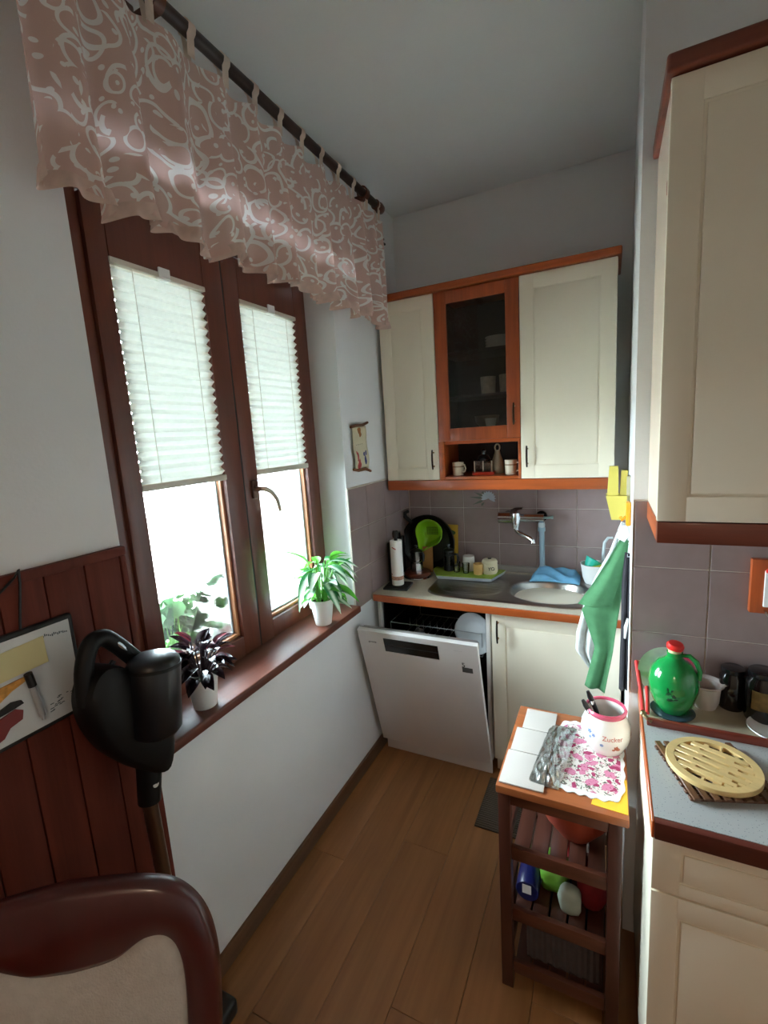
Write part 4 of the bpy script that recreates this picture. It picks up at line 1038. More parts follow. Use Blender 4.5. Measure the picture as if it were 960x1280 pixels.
lathe(bm, [(Rr - .017, zz0), (Rr, zz0), (Rr, zz1 - .001), (Rr - .001, zz1), (Rr - .017, zz1), (Rr - .017, zz0)], 64); obj('rim', bm, M_tl, t, world=False)
pw, gp = .0155, .0075
nS = 7
for k in range(nS):
    yc = (k - (nS - 1) / 2) * (pw + gp); y0_, y1_ = yc - pw / 2, yc + pw / 2
    ri = Rr - .0165
    xa = math.sqrt(max(0, ri * ri - max(abs(y0_), abs(y1_)) ** 2)) + .003
    bm = B(); box(bm, -xa, xa, y0_, y1_, zz0, zz1 - .0003, .0012, 1); obj('slat', bm, M_tl, t, world=False)
for k in range(nS - 1):
    yc = (k - (nS - 2) / 2) * (pw + gp); ri = Rr - .017; xa = math.sqrt(ri * ri - yc * yc)
    for c_, w_ in ((-.040 + .012 * (k % 2), .010), (.024 + .012 * (k % 2), .016), (xa - .006, .012)):
        if abs(c_) < xa:
            bm = B(); box(bm, c_ - w_ / 2, c_ + w_ / 2, yc - gp / 2 - .0005, yc + gp / 2 + .0005, zz0 + .001, zz1 - .0008); obj('bridge', bm, M_tl, t, world=False, smooth=False)

# tray with a red handled side at the back of the worktop
t = thing('metal_tray', 'long dark rimmed tray with red side handles against the tiles', 'tray', (.5, 1.39, zc2))
bm = B(); box(bm, .104, .95, 1.302, 1.482, zc2, zc2 + .006, .001, 1); obj('base', bm, mat('tray_beige', (186, 174, 150), .3, var=.05), t)
bm = B(); box(bm, .100, .95, 1.292, 1.3019, zc2, zc2 + .021, .003, 2); obj('front_rim', bm, wood('rim_red', (110, 44, 30), 'x'), t)
M_redr = mat('red_enamel', (214, 62, 60), .35)
bm = B(); tube(bm, [(.092, 1.318, zc2 + .024), (.090, 1.39, zc2 + .048), (.082, 1.474, zc2 + .090)], .0058, 12); obj('handle_bar', bm, M_redr, t)
bm = B(); tube(bm, [(.104, 1.332, zc2 + .012), (.108, 1.40, zc2 + .020), (.108, 1.470, zc2 + .045)], .005, 12); obj('lower_bar', bm, M_redr, t)
bm = B(); lathe(bm, [(0, -.008), (.006, -.006), (.0085, 0), (.006, .006), (0, .008)], 14, (.0925, 1.312, zc2 + .021)); tube(bm, [(.0925, 1.31, zc2 + .020), (.103, 1.297, zc2 + .016), (.112, 1.294, zc2 + .012)], .0055, 8); obj('corner_ball', bm, mat('tarnished_brass', (160, 140, 104), .3, .9), t)
bm = B(); box(bm, .082, .125, 1.474, 1.479, zc2 + .070, zc2 + .094, .0015, 1); box(bm, .105, .1085, 1.472, 1.479, zc2, zc2 + .09); obj('bracket', bm, mat('tarnished_brass', (160, 140, 104), .3, .9), t)

# green jug on a dark coaster
zj = zc2 + .0061
bm = B(); lathe(bm, [(0, 0), (.052, 0), (.054, .004), (.050, .006), (0, .006)], 36)
o = tag(obj('coaster', bm, mat('coaster_blue', (60, 84, 98), .15, coat=.5), None, False), 'dark blue glass coaster under the green jug', 'coaster'); o.location = (.166, 1.375, zj)
t = thing('jug', 'glossy green ceramic jug with a small handle and cork top', 'jug', (.166, 1.375, zj + .0061), -.25)
M_jug = mat('green_glaze', (22, 140, 66), .12, var=.06, coat=.6)
JP = [(0, 0), (.034, 0), (.039, .005), (.050, .030), (.059, .066), (.060, .088), (.054, .116), (.039, .138), (.024, .148), (.018, .156), (.019, .168), (.016, .168), (.015, .156), (0, .154)]
bm = B(); lathe(bm, JP, 40); obj('body', bm, M_jug, t, world=False)
bm = B(); tube(bm, [(.017, 0, .162), (.034, 0, .165), (.050, 0, .152), (.058, 0, .128), (.057, 0, .104)], [.005, .0058, .006, .0058, .006], 10); obj('handle', bm, M_jug, t, world=False)
bm = B(); lathe(bm, [(0, .1545), (.0145, .1545), (.016, .174), (.012, .178), (0, .179)], 16); obj('stopper', bm, mat('cork_pale', (206, 200, 150), .6), t, world=False)
M_pr = mat('dark_green_print', (14, 62, 36), .4)
bm = B()
def on_jug(a, z):
    for (r0, z0), (r1, z1) in zip(JP[:-1], JP[1:]):
        if z0 <= z <= z1: r = r0 + (r1 - r0) * (z - z0) / (z1 - z0 + 1e-9); break
    return Vector(((r + .0003) * math.cos(a), (r + .0003) * math.sin(a), z))
for i in range(14):
    a = -1.45 + random.uniform(-.22, .22); z = .068 + random.uniform(-.016, .022)
    p = on_jug(a, z); n = Vector((math.cos(a), math.sin(a), 0))
    M_ = TR(*p) @ n.to_track_quat('Z', 'Y').to_matrix().to_4x4() @ RZ(random.uniform(0, 6))
    prism(bm, [(-.005, 0), (0, .002), (.005, 0), (0, -.002)], -.001, .0008, M=M_)
obj('printed_motif', bm, M_pr, t, world=False, smooth=False)

# decorated plate leaning behind, red lid
t = thing('decorated_plate', 'painted plate with a red rim leaning on the tiles behind the jug', 'plate', (.17, 1.455, zj))
MPl = TR(.158, 1.452, zj + .0745) @ RX(pi / 2 - .18) @ Matrix.Scale(1.07, 4)
bm = B(); lathe(bm, [(0, 0), (.045, 0), (.068, .008), (.069, .010), (.045, .003), (0, .003)], 40, M=MPl); obj('plate', bm, mat('plate_painted', (220, 218, 216), .2, var=.12, scale=30), t)
bm = B(); 
ar = [(.053 + 0, a) for a in ()]
pr = []
for k in range(17):
    a = math.radians(20 + 70 * k / 16); pr.append((.0665 * math.cos(a), .0665 * math.sin(a)))
for k in range(17):
    a = math.radians(90 - 70 * k / 16); pr.append((.046 * math.cos(a), .046 * math.sin(a)))
prism(bm, pr, .0105, .0118, M=MPl); obj('painted_rim', bm, mat('paint_rose', (196, 60, 92), .3, var=.2, scale=40), t, smooth=False)
bm = B(); lathe(bm, [(0, 0), (.020, 0), (.021, .008), (.017, .014), (0, .016)], 24); o = tag(obj('red_lid', bm, mat('red_plastic', (222, 40, 36), .3), None, False), 'small red plastic lid resting on the cork of the jug', 'lid'); o.location = (.166, 1.375, zj + .1855); o.rotation_euler = (.15, .1, 0)
# pale bowl
t = thing('bowl', 'pale stoneware bowl with a flared rim between the jug and the jars', 'bowl', (.248, 1.432, zj))
bm = B(); lathe(bm, [(0, 0), (.026, 0), (.033, .02), (.036, .062), (.044, .070), (.043, .073), (.034, .066), (.030, .02), (.022, .004), (0, .004)], 32); obj('bowl', bm, mat('pale_stone', (204, 196, 192), .3), t, world=False)
bm = B(); tube(bm, [(.042, 0, .069), (.055, 0, .071), (.060, 0, .067)], [.004, .0055, .003], 8); obj('lug', bm, mat('pale_stone', (204, 196, 192), .3), t, world=False)
# dark jars
M_jar = mat('dark_glass', (22, 20, 20), .1, coat=.5)
def jar(c, r, h, label, lab_col, lid=(14, 14, 16), s=1):
    t = thing('storage_jar', label, 'jar', c)
    bm = B(); lathe(bm, [(0, 0), (r * .95, 0), (r, .006), (r, h * .78), (r * .8, h * .86), (r * .8, h * .9), (0, h * .9)], 30); obj('jar', bm, M_jar, t, world=False)
    bm = B(); lathe(bm, [(0, h * .9), (r * .9, h * .9), (r * .92, h * .92), (r * .9, h), (r * .8, h * 1.02), (0, h * 1.02)], 30); obj('lid', bm, mat('lid_%d_%d_%d' % lid, lid, .25, coat=.3), t, world=False)
    if lab_col:
        bm = B(); n = 14; a0_, a1_ = -2.4, -1.1
        g0 = [bm.verts.new(((r + .0008) * math.cos(a0_ + (a1_ - a0_) * k / n), (r + .0008) * math.sin(a0_ + (a1_ - a0_) * k / n), h * .28)) for k in range(n + 1)]
        g1 = [bm.verts.new((v.co.x, v.co.y, h * .66)) for v in g0]
        for k in range(n): bm.faces.new((g0[k], g0[k + 1], g1[k + 1], g1[k]))
        obj('paper_label', bm, mat('label_%d' % lab_col[0], lab_col, .6, var=.3, scale=60), t, world=False)
    return t
jar((.312, 1.452, zj), .030, .115, 'dark round jar with a plain black lid beside the pale bowl', None)
jar((.368, 1.415, zj), .036, .135, 'dark jar with a faded ochre paper label and black lid', (128, 104, 56))
jar((.446, 1.43, zj), .036, .140, 'dark jar with a green tinted lid and brown label at the tray end', (88, 74, 50), (20, 52, 42))
# saucer and cup
bm = B(); lathe(bm, [(0, 0), (.032, 0), (.055, .008), (.060, .012), (.059, .014), (.052, .010), (.03, .003), (0, .003)], 40)
o = tag(obj('saucer', bm, M_ceram, None, False), 'white saucer under the white beaker on the tray', 'saucer'); o.location = (.385, 1.352, zj)
bm = B(); lathe(bm, [(0, 0), (.022, 0), (.026, .006), (.027, .05), (.025, .056), (.022, .056), (.023, .05), (.022, .006), (0, .004)], 30)
o = tag(obj('beaker', bm, M_ceram, None, False), 'white ceramic beaker standing on the saucer', 'cup'); o.location = (.398, 1.352, zj + .0031)

# wooden key board on the partition tiles
t = thing('key_board', 'cherry wood board with a white plaque and red ornament on the tiles', 'plaque', (.45, 1.47, 1.177))
bm = B(); box(bm, .340, .56, 1.464, 1.4850, 1.177, 1.324, .004); obj('board', bm, M_trimz, t)
bm = B(); box(bm, .367, .53, 1.455, 1.4638, 1.198, 1.297, .003); obj('plaque', bm, M_ceram, t)
bm = B()
for k, (x_, z_, r_) in enumerate(((.378, 1.302, .008), (.388, 1.308, .009), (.372, 1.297, .006))): lathe(bm, [(0, -r_), (r_ * .7, -r_ * .7), (r_, 0), (r_ * .7, r_ * .7), (0, r_)], 12, (x_, 1.452, z_))
obj('ornament', bm, mat('red_plastic', (222, 40, 36), .3), t)
bm = B(); tube(bm, [(.372, 1.464, 1.188), (.372, 1.45, 1.186), (.376, 1.446, 1.178), (.384, 1.446, 1.180)], .0025, 8); obj('hook', bm, M_chrome, t)
# ------------------------------------------------------------------ wooden kitchen trolley
qx0, qx1, qy0, qy1, qz = -.275, .060, 1.180, 1.592, .700
M_cz = wood('trolley_shaded_z', (72, 36, 26), 'z', rough=.4); M_cx = wood('trolley_wood_x', (150, 84, 46), 'x', rough=.35); M_cd = wood('trolley_shaded_x', (84, 43, 28), 'x', rough=.4); M_cy = wood('trolley_shaded_y', (70, 36, 25), 'y', rough=.4)  # all but the top's wood is darkened to paint in the deep shade
t = thing('kitchen_trolley', 'brown wooden kitchen trolley with open shelves beside the partition', 'trolley', (-.1, 1.38, 0))
bm = B(); box(bm, qx0 - .004, qx1, qy0 - .008, qy1, qz - .024, qz, .004); obj('top', bm, M_cx, t)
pw = .034
for xx in (qx0, qx1 - pw - .014):
    for yy in (qy0, qy1 - pw - .004):
        bm = B(); box(bm, xx, xx + pw, yy, yy + pw, 0, qz - .0245, .003); obj('leg', bm, M_cz, t)
xi0, xi1 = qx0 + pw, qx1 - pw - .014
SZ = [.085, .275, .485]
for z in SZ:
    bm = B(); box(bm, xi0 + .0005, xi1 - .0005, qy0 + .006, qy0 + .022, z - .03, z + .012, .002); obj('front_rail', bm, M_cd, t)
    bm = B(); box(bm, xi0 + .0005, xi1 - .0005, qy1 - .03, qy1 - .012, z - .03, z + .012, .002); obj('back_rail', bm, M_cd, t)
    for s in (0, 1):
        xx = qx0 + .006 if s == 0 else qx1 - .014 - .022
        bm = B(); box(bm, xx, xx + .016, qy0 + pw, qy1 - pw - .004, z - .03, z + .012, .002); obj('side_rail', bm, M_cy, t)
    n = 5; wv = (xi1 - xi0 - .004) / n
    for k in range(n):
        bm = B(); box(bm, xi0 + .002 + k * wv + .003, xi0 + .002 + (k + 1) * wv - .003, qy0 + .0225, qy1 - .0305, z - .012, z, .0015); obj('slat', bm, M_cy, t)
bm = B(); box(bm, xi0 + .0005, xi1 - .0005, qy0 + .004, qy0 + .02, qz - .062, qz - .0245, .002); obj('apron', bm, M_cd, t)
bm = B(); box(bm, qx0 + .006, qx0 + .02, qy0 + pw + .10, qy0 + pw + .135, SZ[0] + .0125, SZ[1] - .0305, .002); obj('side_slat', bm, M_cz, t)

# on the shelves
zsh = SZ[2]
bm = B(); lathe(bm, [(0, 0), (.05, 0), (.092, .06), (.102, .115), (.098, .115), (.088, .062), (.048, .005), (0, .005)], 36)
o = tag(obj('fruit_bowl', bm, mat('orange_red', (140, 50, 28), .4, var=.15), None, False), 'orange red bowl on the upper shelf of the trolley', 'bowl'); o.location = (-.075, 1.33, zsh)
bm = B(); box(bm, -.05, .05, -.055, .055, 0, .03, .006); o = tag(obj('tin_box', bm, mat('tin_dark', (58, 62, 54), .4), None, False), 'flat dark tin beside the bowl on the upper shelf', 'tin'); o.location = (-.185, 1.48, zsh); 
zsh = SZ[1]
t = thing('can', 'dark blue can lying with a white label on the middle trolley shelf', 'can', (-.205, 1.27, zsh))
bm = B(); lathe(bm, [(0, 0), (.032, 0), (.034, .003), (.034, .107), (.032, .11), (0, .11)], 28, (-.205, 1.235, zsh + .0341), RX(-pi / 2)); obj('can', bm, mat('navy', (24, 28, 82), .3), t)
bm = B(); box(bm, -.219, -.193, 1.2342, 1.2349, zsh + .026, zsh + .056); obj('paper_label', bm, mat('label_white', (226, 226, 230), .6), t, smooth=False)
def bag(name, c, dims, m, label, cat='bag', seed=1, rot=0):
    rnd = random.Random(seed); bm = B()
    bmesh.ops.create_icosphere(bm, subdivisions=3, radius=1)
    ph = [rnd.uniform(0, 6) for _ in range(6)]
    for v in bm.verts:
        p = v.co.copy(); k = 1 + .08 * math.sin(p.x * 5 + ph[0]) * math.sin(p.y * 6 + ph[1]) + .06 * math.sin(p.z * 9 + ph[2]) * math.sin(p.x * 8 + ph[3])
        s = lambda a: math.copysign(abs(a) ** .75, a)
        v.co = Vector((s(p.x) * dims[0] * k, s(p.y) * dims[1] * k, max(s(p.z), -.86) * dims[2]))
    z0 = min(v.co.z for v in bm.verts)
    for v in bm.verts: v.co.z -= z0
    o = tag(obj(name, bm, m, None, False, angle=80), label, cat); o.location = c; o.rotation_euler = (0, 0, rot); return o
bag('food_bag', (-.135, 1.33, zsh), (.045, .055, .05), mat('lime_bag', (104, 158, 52), .35, var=.3, scale=18), 'green and lime packet on the middle trolley shelf', seed=3)
bag('food_bag', (-.085, 1.255, zsh), (.032, .025, .045), mat('white_bag', (158, 162, 146), .5, var=.12, scale=12), 'white paper packet in front of the red bag on the trolley', seed=5)
bag('net_bag', (-.028, 1.32, zsh), (.042, .06, .068), mat('red_bag', (132, 32, 40), .5, var=.3, scale=25), 'dark red net bag on the middle trolley shelf', seed=8)
t = thing('bottle', 'red bottle with a dark cap leaning in the middle of the trolley shelf', 'bottle', (-.085, 1.30, zsh)); 
MB_ = TR(-.08, 1.40, zsh + .0) @ RX(.0)
bm = B(); lathe(bm, [(0, 0), (.022, 0), (.024, .005), (.024, .09), (.012, .115), (.012, .125), (0, .125)], 20, M=MB_); obj('body', bm, mat('bottle_red', (176, 50, 54), .3), t)
bm = B(); lathe(bm, [(0, .1251), (.014, .1251), (.014, .15), (0, .152)], 16, M=MB_); obj('cap', bm, M_black, t)
# wicker basket on the lowest shelf, woven strands as ridges
zsh = SZ[0]
t = thing('wicker_basket', 'dark brown wicker basket on the lowest trolley shelf', 'basket', (-.09, 1.37, zsh))
bm = B(); x0, x1, y0, y1 = -.205, .004, 1.225, 1.53
box(bm, x0, x1, y0, y1, zsh, zsh + .006)
nx = 64
def per(u):
    L = 2 * (x1 - x0) + 2 * (y1 - y0); s = u * L
    if s < x1 - x0: return (x0 + s, y0, 0, -1)
    s -= x1 - x0
    if s < y1 - y0: return (x1, y0 + s, 1, 0)
    s -= y1 - y0
    if s < x1 - x0: return (x1 - s, y1, 0, 1)
    s -= x1 - x0
    return (x0, y1 - s, -1, 0)
rows = []
nr = 20
for j in range(nr + 1):
    z = zsh + .004 + .125 * j / nr; rw = []
    for i in range(nx * 2):
        px_, py_, a, b_ = per(i / (nx * 2)); o_ = .0028 * (1 if (i // 2 + j) % 2 else -1)
        rw.append(bm.verts.new((px_ + a * o_, py_ + b_ * o_, z)))
    rows.append(rw)
ring_faces(bm, rows, True, False, False)
obj('weave', bm, mat('wicker', (52, 30, 24), .6, var=.3, scale=40), t, smooth=False)
bm = B(); tube(bm, [(x0, y0, zsh + .132), (x1, y0, zsh + .132), (x1, y1, zsh + .132), (x0, y1, zsh + .132)], .006, 8, closed=True); obj('rim', bm, mat('wicker', (52, 30, 24), .6), t)
bm = B(); sheet(bm, lambda u, v: Vector((x0 + .01 + (x1 - x0 - .02) * u, y0 + .01 + (y1 - y0 - .02) * v, zsh + .108 + .014 * math.sin(u * 6) * math.sin(v * 7 + 1))), 16, 20); solidify(bm, .002)
centred('cloth_liner', bm, cloth('navy_cloth', (36, 44, 66), .05), 'dark blue cloth lying in the wicker basket', 'cloth', angle=180)

# ------------------------------------------------------------------ on top of the trolley
ztp = qz
# yellow napkin under the mat
bm = B(); prism(bm, [(-.03, 1.195), (.058, 1.190), (.058, 1.32), (-.01, 1.33)], ztp, ztp + .0012); centred('napkin', bm, mat('napkin_yellow', (226, 178, 44), .85), 'yellow napkin sticking out under the floral mat', 'napkin', smooth=False)
def floral():
    m, nt, b = newmat('floral_print')
    tc = node(nt, 'ShaderNodeTexCoord')
    def blot(scale, thr, seed, rndn=1.0):
        mp = node(nt, 'ShaderNodeMapping'); mp.inputs['Location'].default_value = (seed, seed * 1.7, 0); nt.links.new(tc.outputs['Object'], mp.inputs[0])
        nz = node(nt, 'ShaderNodeTexNoise'); nz.inputs['Scale'].default_value = scale * 1.4; nt.links.new(mp.outputs[0], nz.inputs[0])
        mr = node(nt, 'ShaderNodeMixRGB', blend_type='LINEAR_LIGHT'); mr.inputs[0].default_value = .02; nt.links.new(mp.outputs[0], mr.inputs[1]); nt.links.new(nz.outputs['Color'], mr.inputs[2])
        vo = node(nt, 'ShaderNodeTexVoronoi'); vo.voronoi_dimensions = '2D'; vo.inputs['Scale'].default_value = scale; vo.inputs['Randomness'].default_value = rndn
        nt.links.new(mr.outputs[0], vo.inputs['Vector'])
        lt = node(nt, 'ShaderNodeMath', operation='LESS_THAN'); lt.inputs[1].default_value = thr; nt.links.new(vo.outputs['Distance'], lt.inputs[0])
        return lt, vo
    base = lin((206, 200, 192)); cur_ = None
    for scale, thr, seed, col in ((60, .24, 4.2, (88, 92, 78)), (22, .30, 1.0, (196, 120, 148)), (24, .19, 1.015, (150, 40, 84)), (80, .18, 7.0, (164, 66, 104))):
        lt, vo = blot(scale, thr, seed)
        mx = node(nt, 'ShaderNodeMixRGB'); nt.links.new(lt.outputs[0], mx.inputs[0])
        if cur_ is None: mx.inputs[1].default_value = base
        else: nt.links.new(cur_.outputs[0], mx.inputs[1])
        mx.inputs[2].default_value = lin(col); cur_ = mx
    nt.links.new(cur_.outputs[0], b.inputs['Base Color']); b.inputs['Roughness'].default_value = .8
    return m
M_floral = floral()
t = thing('placemat', 'rose patterned placemat with a white scalloped lace border on the trolley', 'placemat', (-.04, 1.38, ztp))
def matpt(s, a):
    # rounded rectangle with scallops
    hx, hy = .098 * s, .168 * s; ca, sa = math.cos(a), math.sin(a); p = 5
    r = (abs(ca) ** p + abs(sa) ** p) ** (-1 / p)
    w_ = 1 + (.022 * math.cos(a * 22) if s > .99 else 0)
    return (-.045 + hx * ca * r * w_, 1.385 + hy * sa * r * w_)
n = 132
bm = B(); prism(bm, [matpt(.90, 2 * pi * k / n) for k in range(n)], ztp + .0013, ztp + .0034); obj('print', bm, M_floral, t, smooth=False)
bm = B()
o_ = [bm.verts.new((*matpt(1.0, 2 * pi * k / n), ztp + .0014)) for k in range(n)]; o2 = [bm.verts.new((*matpt(1.0, 2 * pi * k / n), ztp + .0034)) for k in range(n)]
i2 = [bm.verts.new((*matpt(.90, 2 * pi * k / n), ztp + .0042)) for k in range(n)]; i1 = [bm.verts.new((*matpt(.90, 2 * pi * k / n), ztp + .0014)) for k in range(n)]
ring_faces(bm, [o_, o2, i2, i1, o_], True, False, False); obj('lace_border', bm, mat('lace_white', (216, 216, 214), .9, var=.05, scale=90), t, smooth=False)
# folded white napkins
for k, (y0_, y1_, lab) in enumerate(((1.185, 1.335, 'folded white napkin at the front corner of the trolley top'), (1.332, 1.455, 'folded white napkin in the middle of the napkin row'), (1.452, 1.572, 'folded white napkin at the back corner of the trolley top'))):
    ins = (0, .006, .022)[k]
    bm = B(); box(bm, -.272 + ins, -.150, y0_, y1_ - .004, ztp + .0002, ztp + .006 + .001 * k, .002); centred('paper_napkin', bm, mat('napkin_white', (186, 178, 170), .9, var=.02, bump=.15, bscale=200), lab, 'napkin')
# crumpled clear wrapper
def wrap(u, v):
    a = (u - .5); b_ = (v - .5)
    x = -.140 + .085 * a + .03 * b_; y = 1.36 + .30 * b_
    h = .030 * max(0, 1 - (2 * a) ** 2) * max(0, 1 - (2 * b_) ** 4)
    return Vector((x, y, ztp + .0050 + h * (.7 + .3 * math.sin(u * 19 + v * 9) * math.sin(v * 23))))
bm = B(); sheet(bm, wrap, 30, 60); solidify(bm, .0006)
m = bpy.data.materials.new('clear_film'); m.use_nodes = True; nt = m.node_tree; nt.nodes.clear()
o_ = node(nt, 'ShaderNodeOutputMaterial'); tr_ = node(nt, 'ShaderNodeBsdfTransparent'); tr_.inputs[0].default_value = (.82, .83, .82, 1); gl = node(nt, 'ShaderNodeBsdfGlossy'); gl.inputs['Roughness'].default_value = .25; gl.inputs[0].default_value = (.75, .76, .75, 1)
x_ = node(nt, 'ShaderNodeMixShader'); x_.inputs[0].default_value = .28; nt.links.new(tr_.outputs[0], x_.inputs[1]); nt.links.new(gl.outputs[0], x_.inputs[2]); nt.links.new(x_.outputs[0], o_.inputs[0])
centred('plastic_wrapper', bm, m, 'crumpled clear plastic wrapper between the napkins and the floral mat', 'wrapper', angle=60)
# sugar pot
zs = ztp + .0036
t = thing('sugar_pot', 'white bellied ceramic pot with pink rim and small painted flowers', 'pot', (.002, 1.452, zs))
SP = [(0, 0), (.048, 0), (.052, .004), (.066, .035), (.071, .060), (.068, .085), (.058, .108), (.053, .118), (.055, .128)]
SI = [(.050, .128), (.048, .118), (.053, .106), (.063, .085), (.066, .060), (.061, .035), (.047, .006), (0, .005)]
bm = B(); lathe(bm, SP + [(.050, .130)] + SI[1:], 48); obj('body', bm, mat('pot_white', (236, 232, 226), .15, var=.02, coat=.4), t, world=False)
bm = B(); lathe(bm, [(.0535, .118), (.0575, .122), (.0595, .130), (.0565, .136), (.0515, .135), (.0495, .129), (.0535, .118)], 48); obj('rim', bm, mat('pink_glaze', (214, 88, 118), .2, coat=.3), t, world=False)
def onpot(a, z, off=.0004):
    for (r0, z0), (r1, z1) in zip(SP[:-1], SP[1:]):
        if z0 <= z <= z1: r = r0 + (r1 - r0) * (z - z0) / (z1 - z0 + 1e-9); dn = Vector((z1 - z0, 0, r0 - r1)).normalized(); break
    p = Vector(((r + off) * math.cos(a), (r + off) * math.sin(a), z)); n_ = Vector((dn.x * math.cos(a), dn.x * math.sin(a), dn.z))
    zax = n_; xax = Vector((-math.sin(a), math.cos(a), 0)); yax = zax.cross(xax)
    return Matrix(((xax.x, yax.x, zax.x, p.x), (xax.y, yax.y, zax.y, p.y), (xax.z, yax.z, zax.z, p.z), (0, 0, 0, 1)))
def flower(bm, a, z, s, n=5):
    for k in range(n):
        prism(bm, [(0, 0), (s * .6, s * .35), (s, 0), (s * .6, -s * .35)], 0, .0004, M=onpot(a, z) @ RZ(k * 2 * pi / n))
for a_, z_, s_ in ((-2.25, .078, .008), (-2.05, .070, .006), (-2.2, .062, .005), (-1.72, .046, .006)):
    bm = B(); flower(bm, a_, z_, s_); obj('blue_flower', bm, mat('paint_blue', (120, 146, 196), .3), t, world=False, smooth=False)
bm = B(); flower(bm, -1.12, .040, .009); flower(bm, -1.22, .034, .006); flower(bm, -1.0, .034, .006); obj('orange_flower', bm, mat('paint_orange', (176, 88, 50), .3), t, world=False, smooth=False)
tb = text_bm('Zucker', .020, Matrix.Identity(4), .0003)
for v in tb.verts:
    a = -1.28 + v.co.x / .070; v.co = (onpot(a, .070 + v.co.y) @ Vector((0, 0, v.co.z + .0003)))
obj('lettering', tb, mat('paint_red', (204, 120, 112), .3), t, world=False, smooth=False)
# what stands in it
def utensil(name, label, a, b_, m1, m2):
    t = thing(name, label, 'utensil', a)
    a = Vector(a); b_ = Vector(b_); d = (b_ - a)
    bm = B(); tube(bm, [a, a + d * .5, a + d * .62, a + d * .9, b_], [.003, .0035, .007, .0085, .005], 12); obj('handle', bm, m1, t)
    bm = B(); q = a + d * .80; nn = Vector((.1, -.75, .66)).normalized()
    lathe(bm, [(0, .0), (.0062, .0), (.005, .0012), (0, .002)], 16, M=TR(*(q + nn * .0070)) @ (nn.to_track_quat('Z', 'Y').to_matrix().to_4x4()), sx=.75, sy=2.0); obj('inlay', bm, m2, t)
utensil('cutlery_handle', 'black handled knife with pale inlay leaning low over the sugar pot rim', (.012, 1.445, zs + .012), (-.062, 1.425, zs + .158), M_black, M_ceram)
utensil('cutlery_handle', 'black handled knife standing taller behind the other one in the sugar pot', (.016, 1.455, zs + .012), (-.050, 1.462, zs + .170), M_black, M_ceram)
bm = B(); prism(bm, [(-.02, 0), (.02, 0), (.012, .085), (.0, .10), (-.012, .085)], -.0006, .0006, M=TR(.020, 1.437, zs + .0061) @ RX(pi / 2 - .12)); centred('paper_packet', bm, mat('packet_white', (226, 222, 216), .8), 'white folded paper packet inside the sugar pot', 'packet', smooth=False)

# ribbed floor mat beside the trolley
t = thing('floor_mat', 'small ribbed grey brown mat on the floor beside the trolley', 'mat', (-.40, 1.80, 0))
bm = B(); box(bm, -.505, -.285, 1.72, 2.03, 0.0005, .004); obj('base', bm, mat('mat_brown', (74, 62, 52), .9), t, smooth=False)
bm = B()
for k in range(26): box(bm, -.505, -.285, 1.722 + k * .0119, 1.728 + k * .0119, .004, .0065)
obj('ribbing', bm, mat('mat_rib', (96, 84, 74), .9), t, smooth=False)['kind'] = 'stuff'
# ------------------------------------------------------------------ little scroll picture on the window wall
t = thing('wall_scroll', 'small cream scroll picture with tiny red and blue figures on the window wall', 'picture', (XL, 2.03, 1.54))
sy0_, sy1_, sz0_, sz1_ = 1.945, 2.085, 1.545, 1.755
bm = B()
def scr(u, v):
    y = sy0_ + (sy1_ - sy0_) * u; z = sz0_ + (sz1_ - sz0_) * v
    return Vector((XL + .008 + .006 * (2 * u - 1) ** 2 + .004 * math.sin(v * 5), y + .006 * math.sin(v * 9), z + .01 * (u - .5) * math.sin(v * 3)))
sheet(bm, scr, 10, 16); solidify(bm, .002); obj('parchment', bm, mat('parchment', (206, 198, 170), .8, var=.08, scale=25), t, angle=180)
M_sb = mat('scroll_brown', (120, 76, 48), .6, var=.2)
for z, d in ((sz1_ + .003, 1), (sz0_ - .003, -1)):
    bm = B(); tube(bm, [(XL + .014, sy0_ - .012, z - .008 * d), (XL + .013, sy0_ + .04, z), (XL + .013, sy1_ - .03, z + .002), (XL + .018, sy1_ + .016, z + .014 * d)], [.006, .0075, .0075, .006], 10); obj('roll', bm, M_sb, t)
def blob(name, col, pts):
    bm = B()
    for (u, v, s, asp) in pts:
        p = scr(u, v); lathe(bm, [(0, 0), (s, 0), (s * .8, .0012), (0, .0015)], 12, (p.x + .0012, p.y, p.z), RY(pi / 2), sx=asp)
    obj(name, bm, mat('scroll_' + name, col, .7, var=.3, scale=60), t)
blob('emblem', (150, 90, 40), ((.58, .88, .022, 1.0), (.62, .78, .014, 1.4), (.5, .92, .014, .7)))
blob('red_figure', (172, 50, 54), ((.30, .16, .020, 1.8), (.26, .30, .012, 2.0), (.42, .12, .012, 1.4), (.22, .40, .007, 1.5)))
blob('blue_figure', (50, 52, 110), ((.80, .22, .013, 2.2), (.74, .34, .010, 1.2), (.86, .36, .008, 1.8)))
blob('line', (120, 110, 90), ((.5, .58, .004, .5), (.4, .58, .004, .5), (.6, .58, .004, .5), (.3, .58, .004, .5), (.7, .58, .004, .5)))

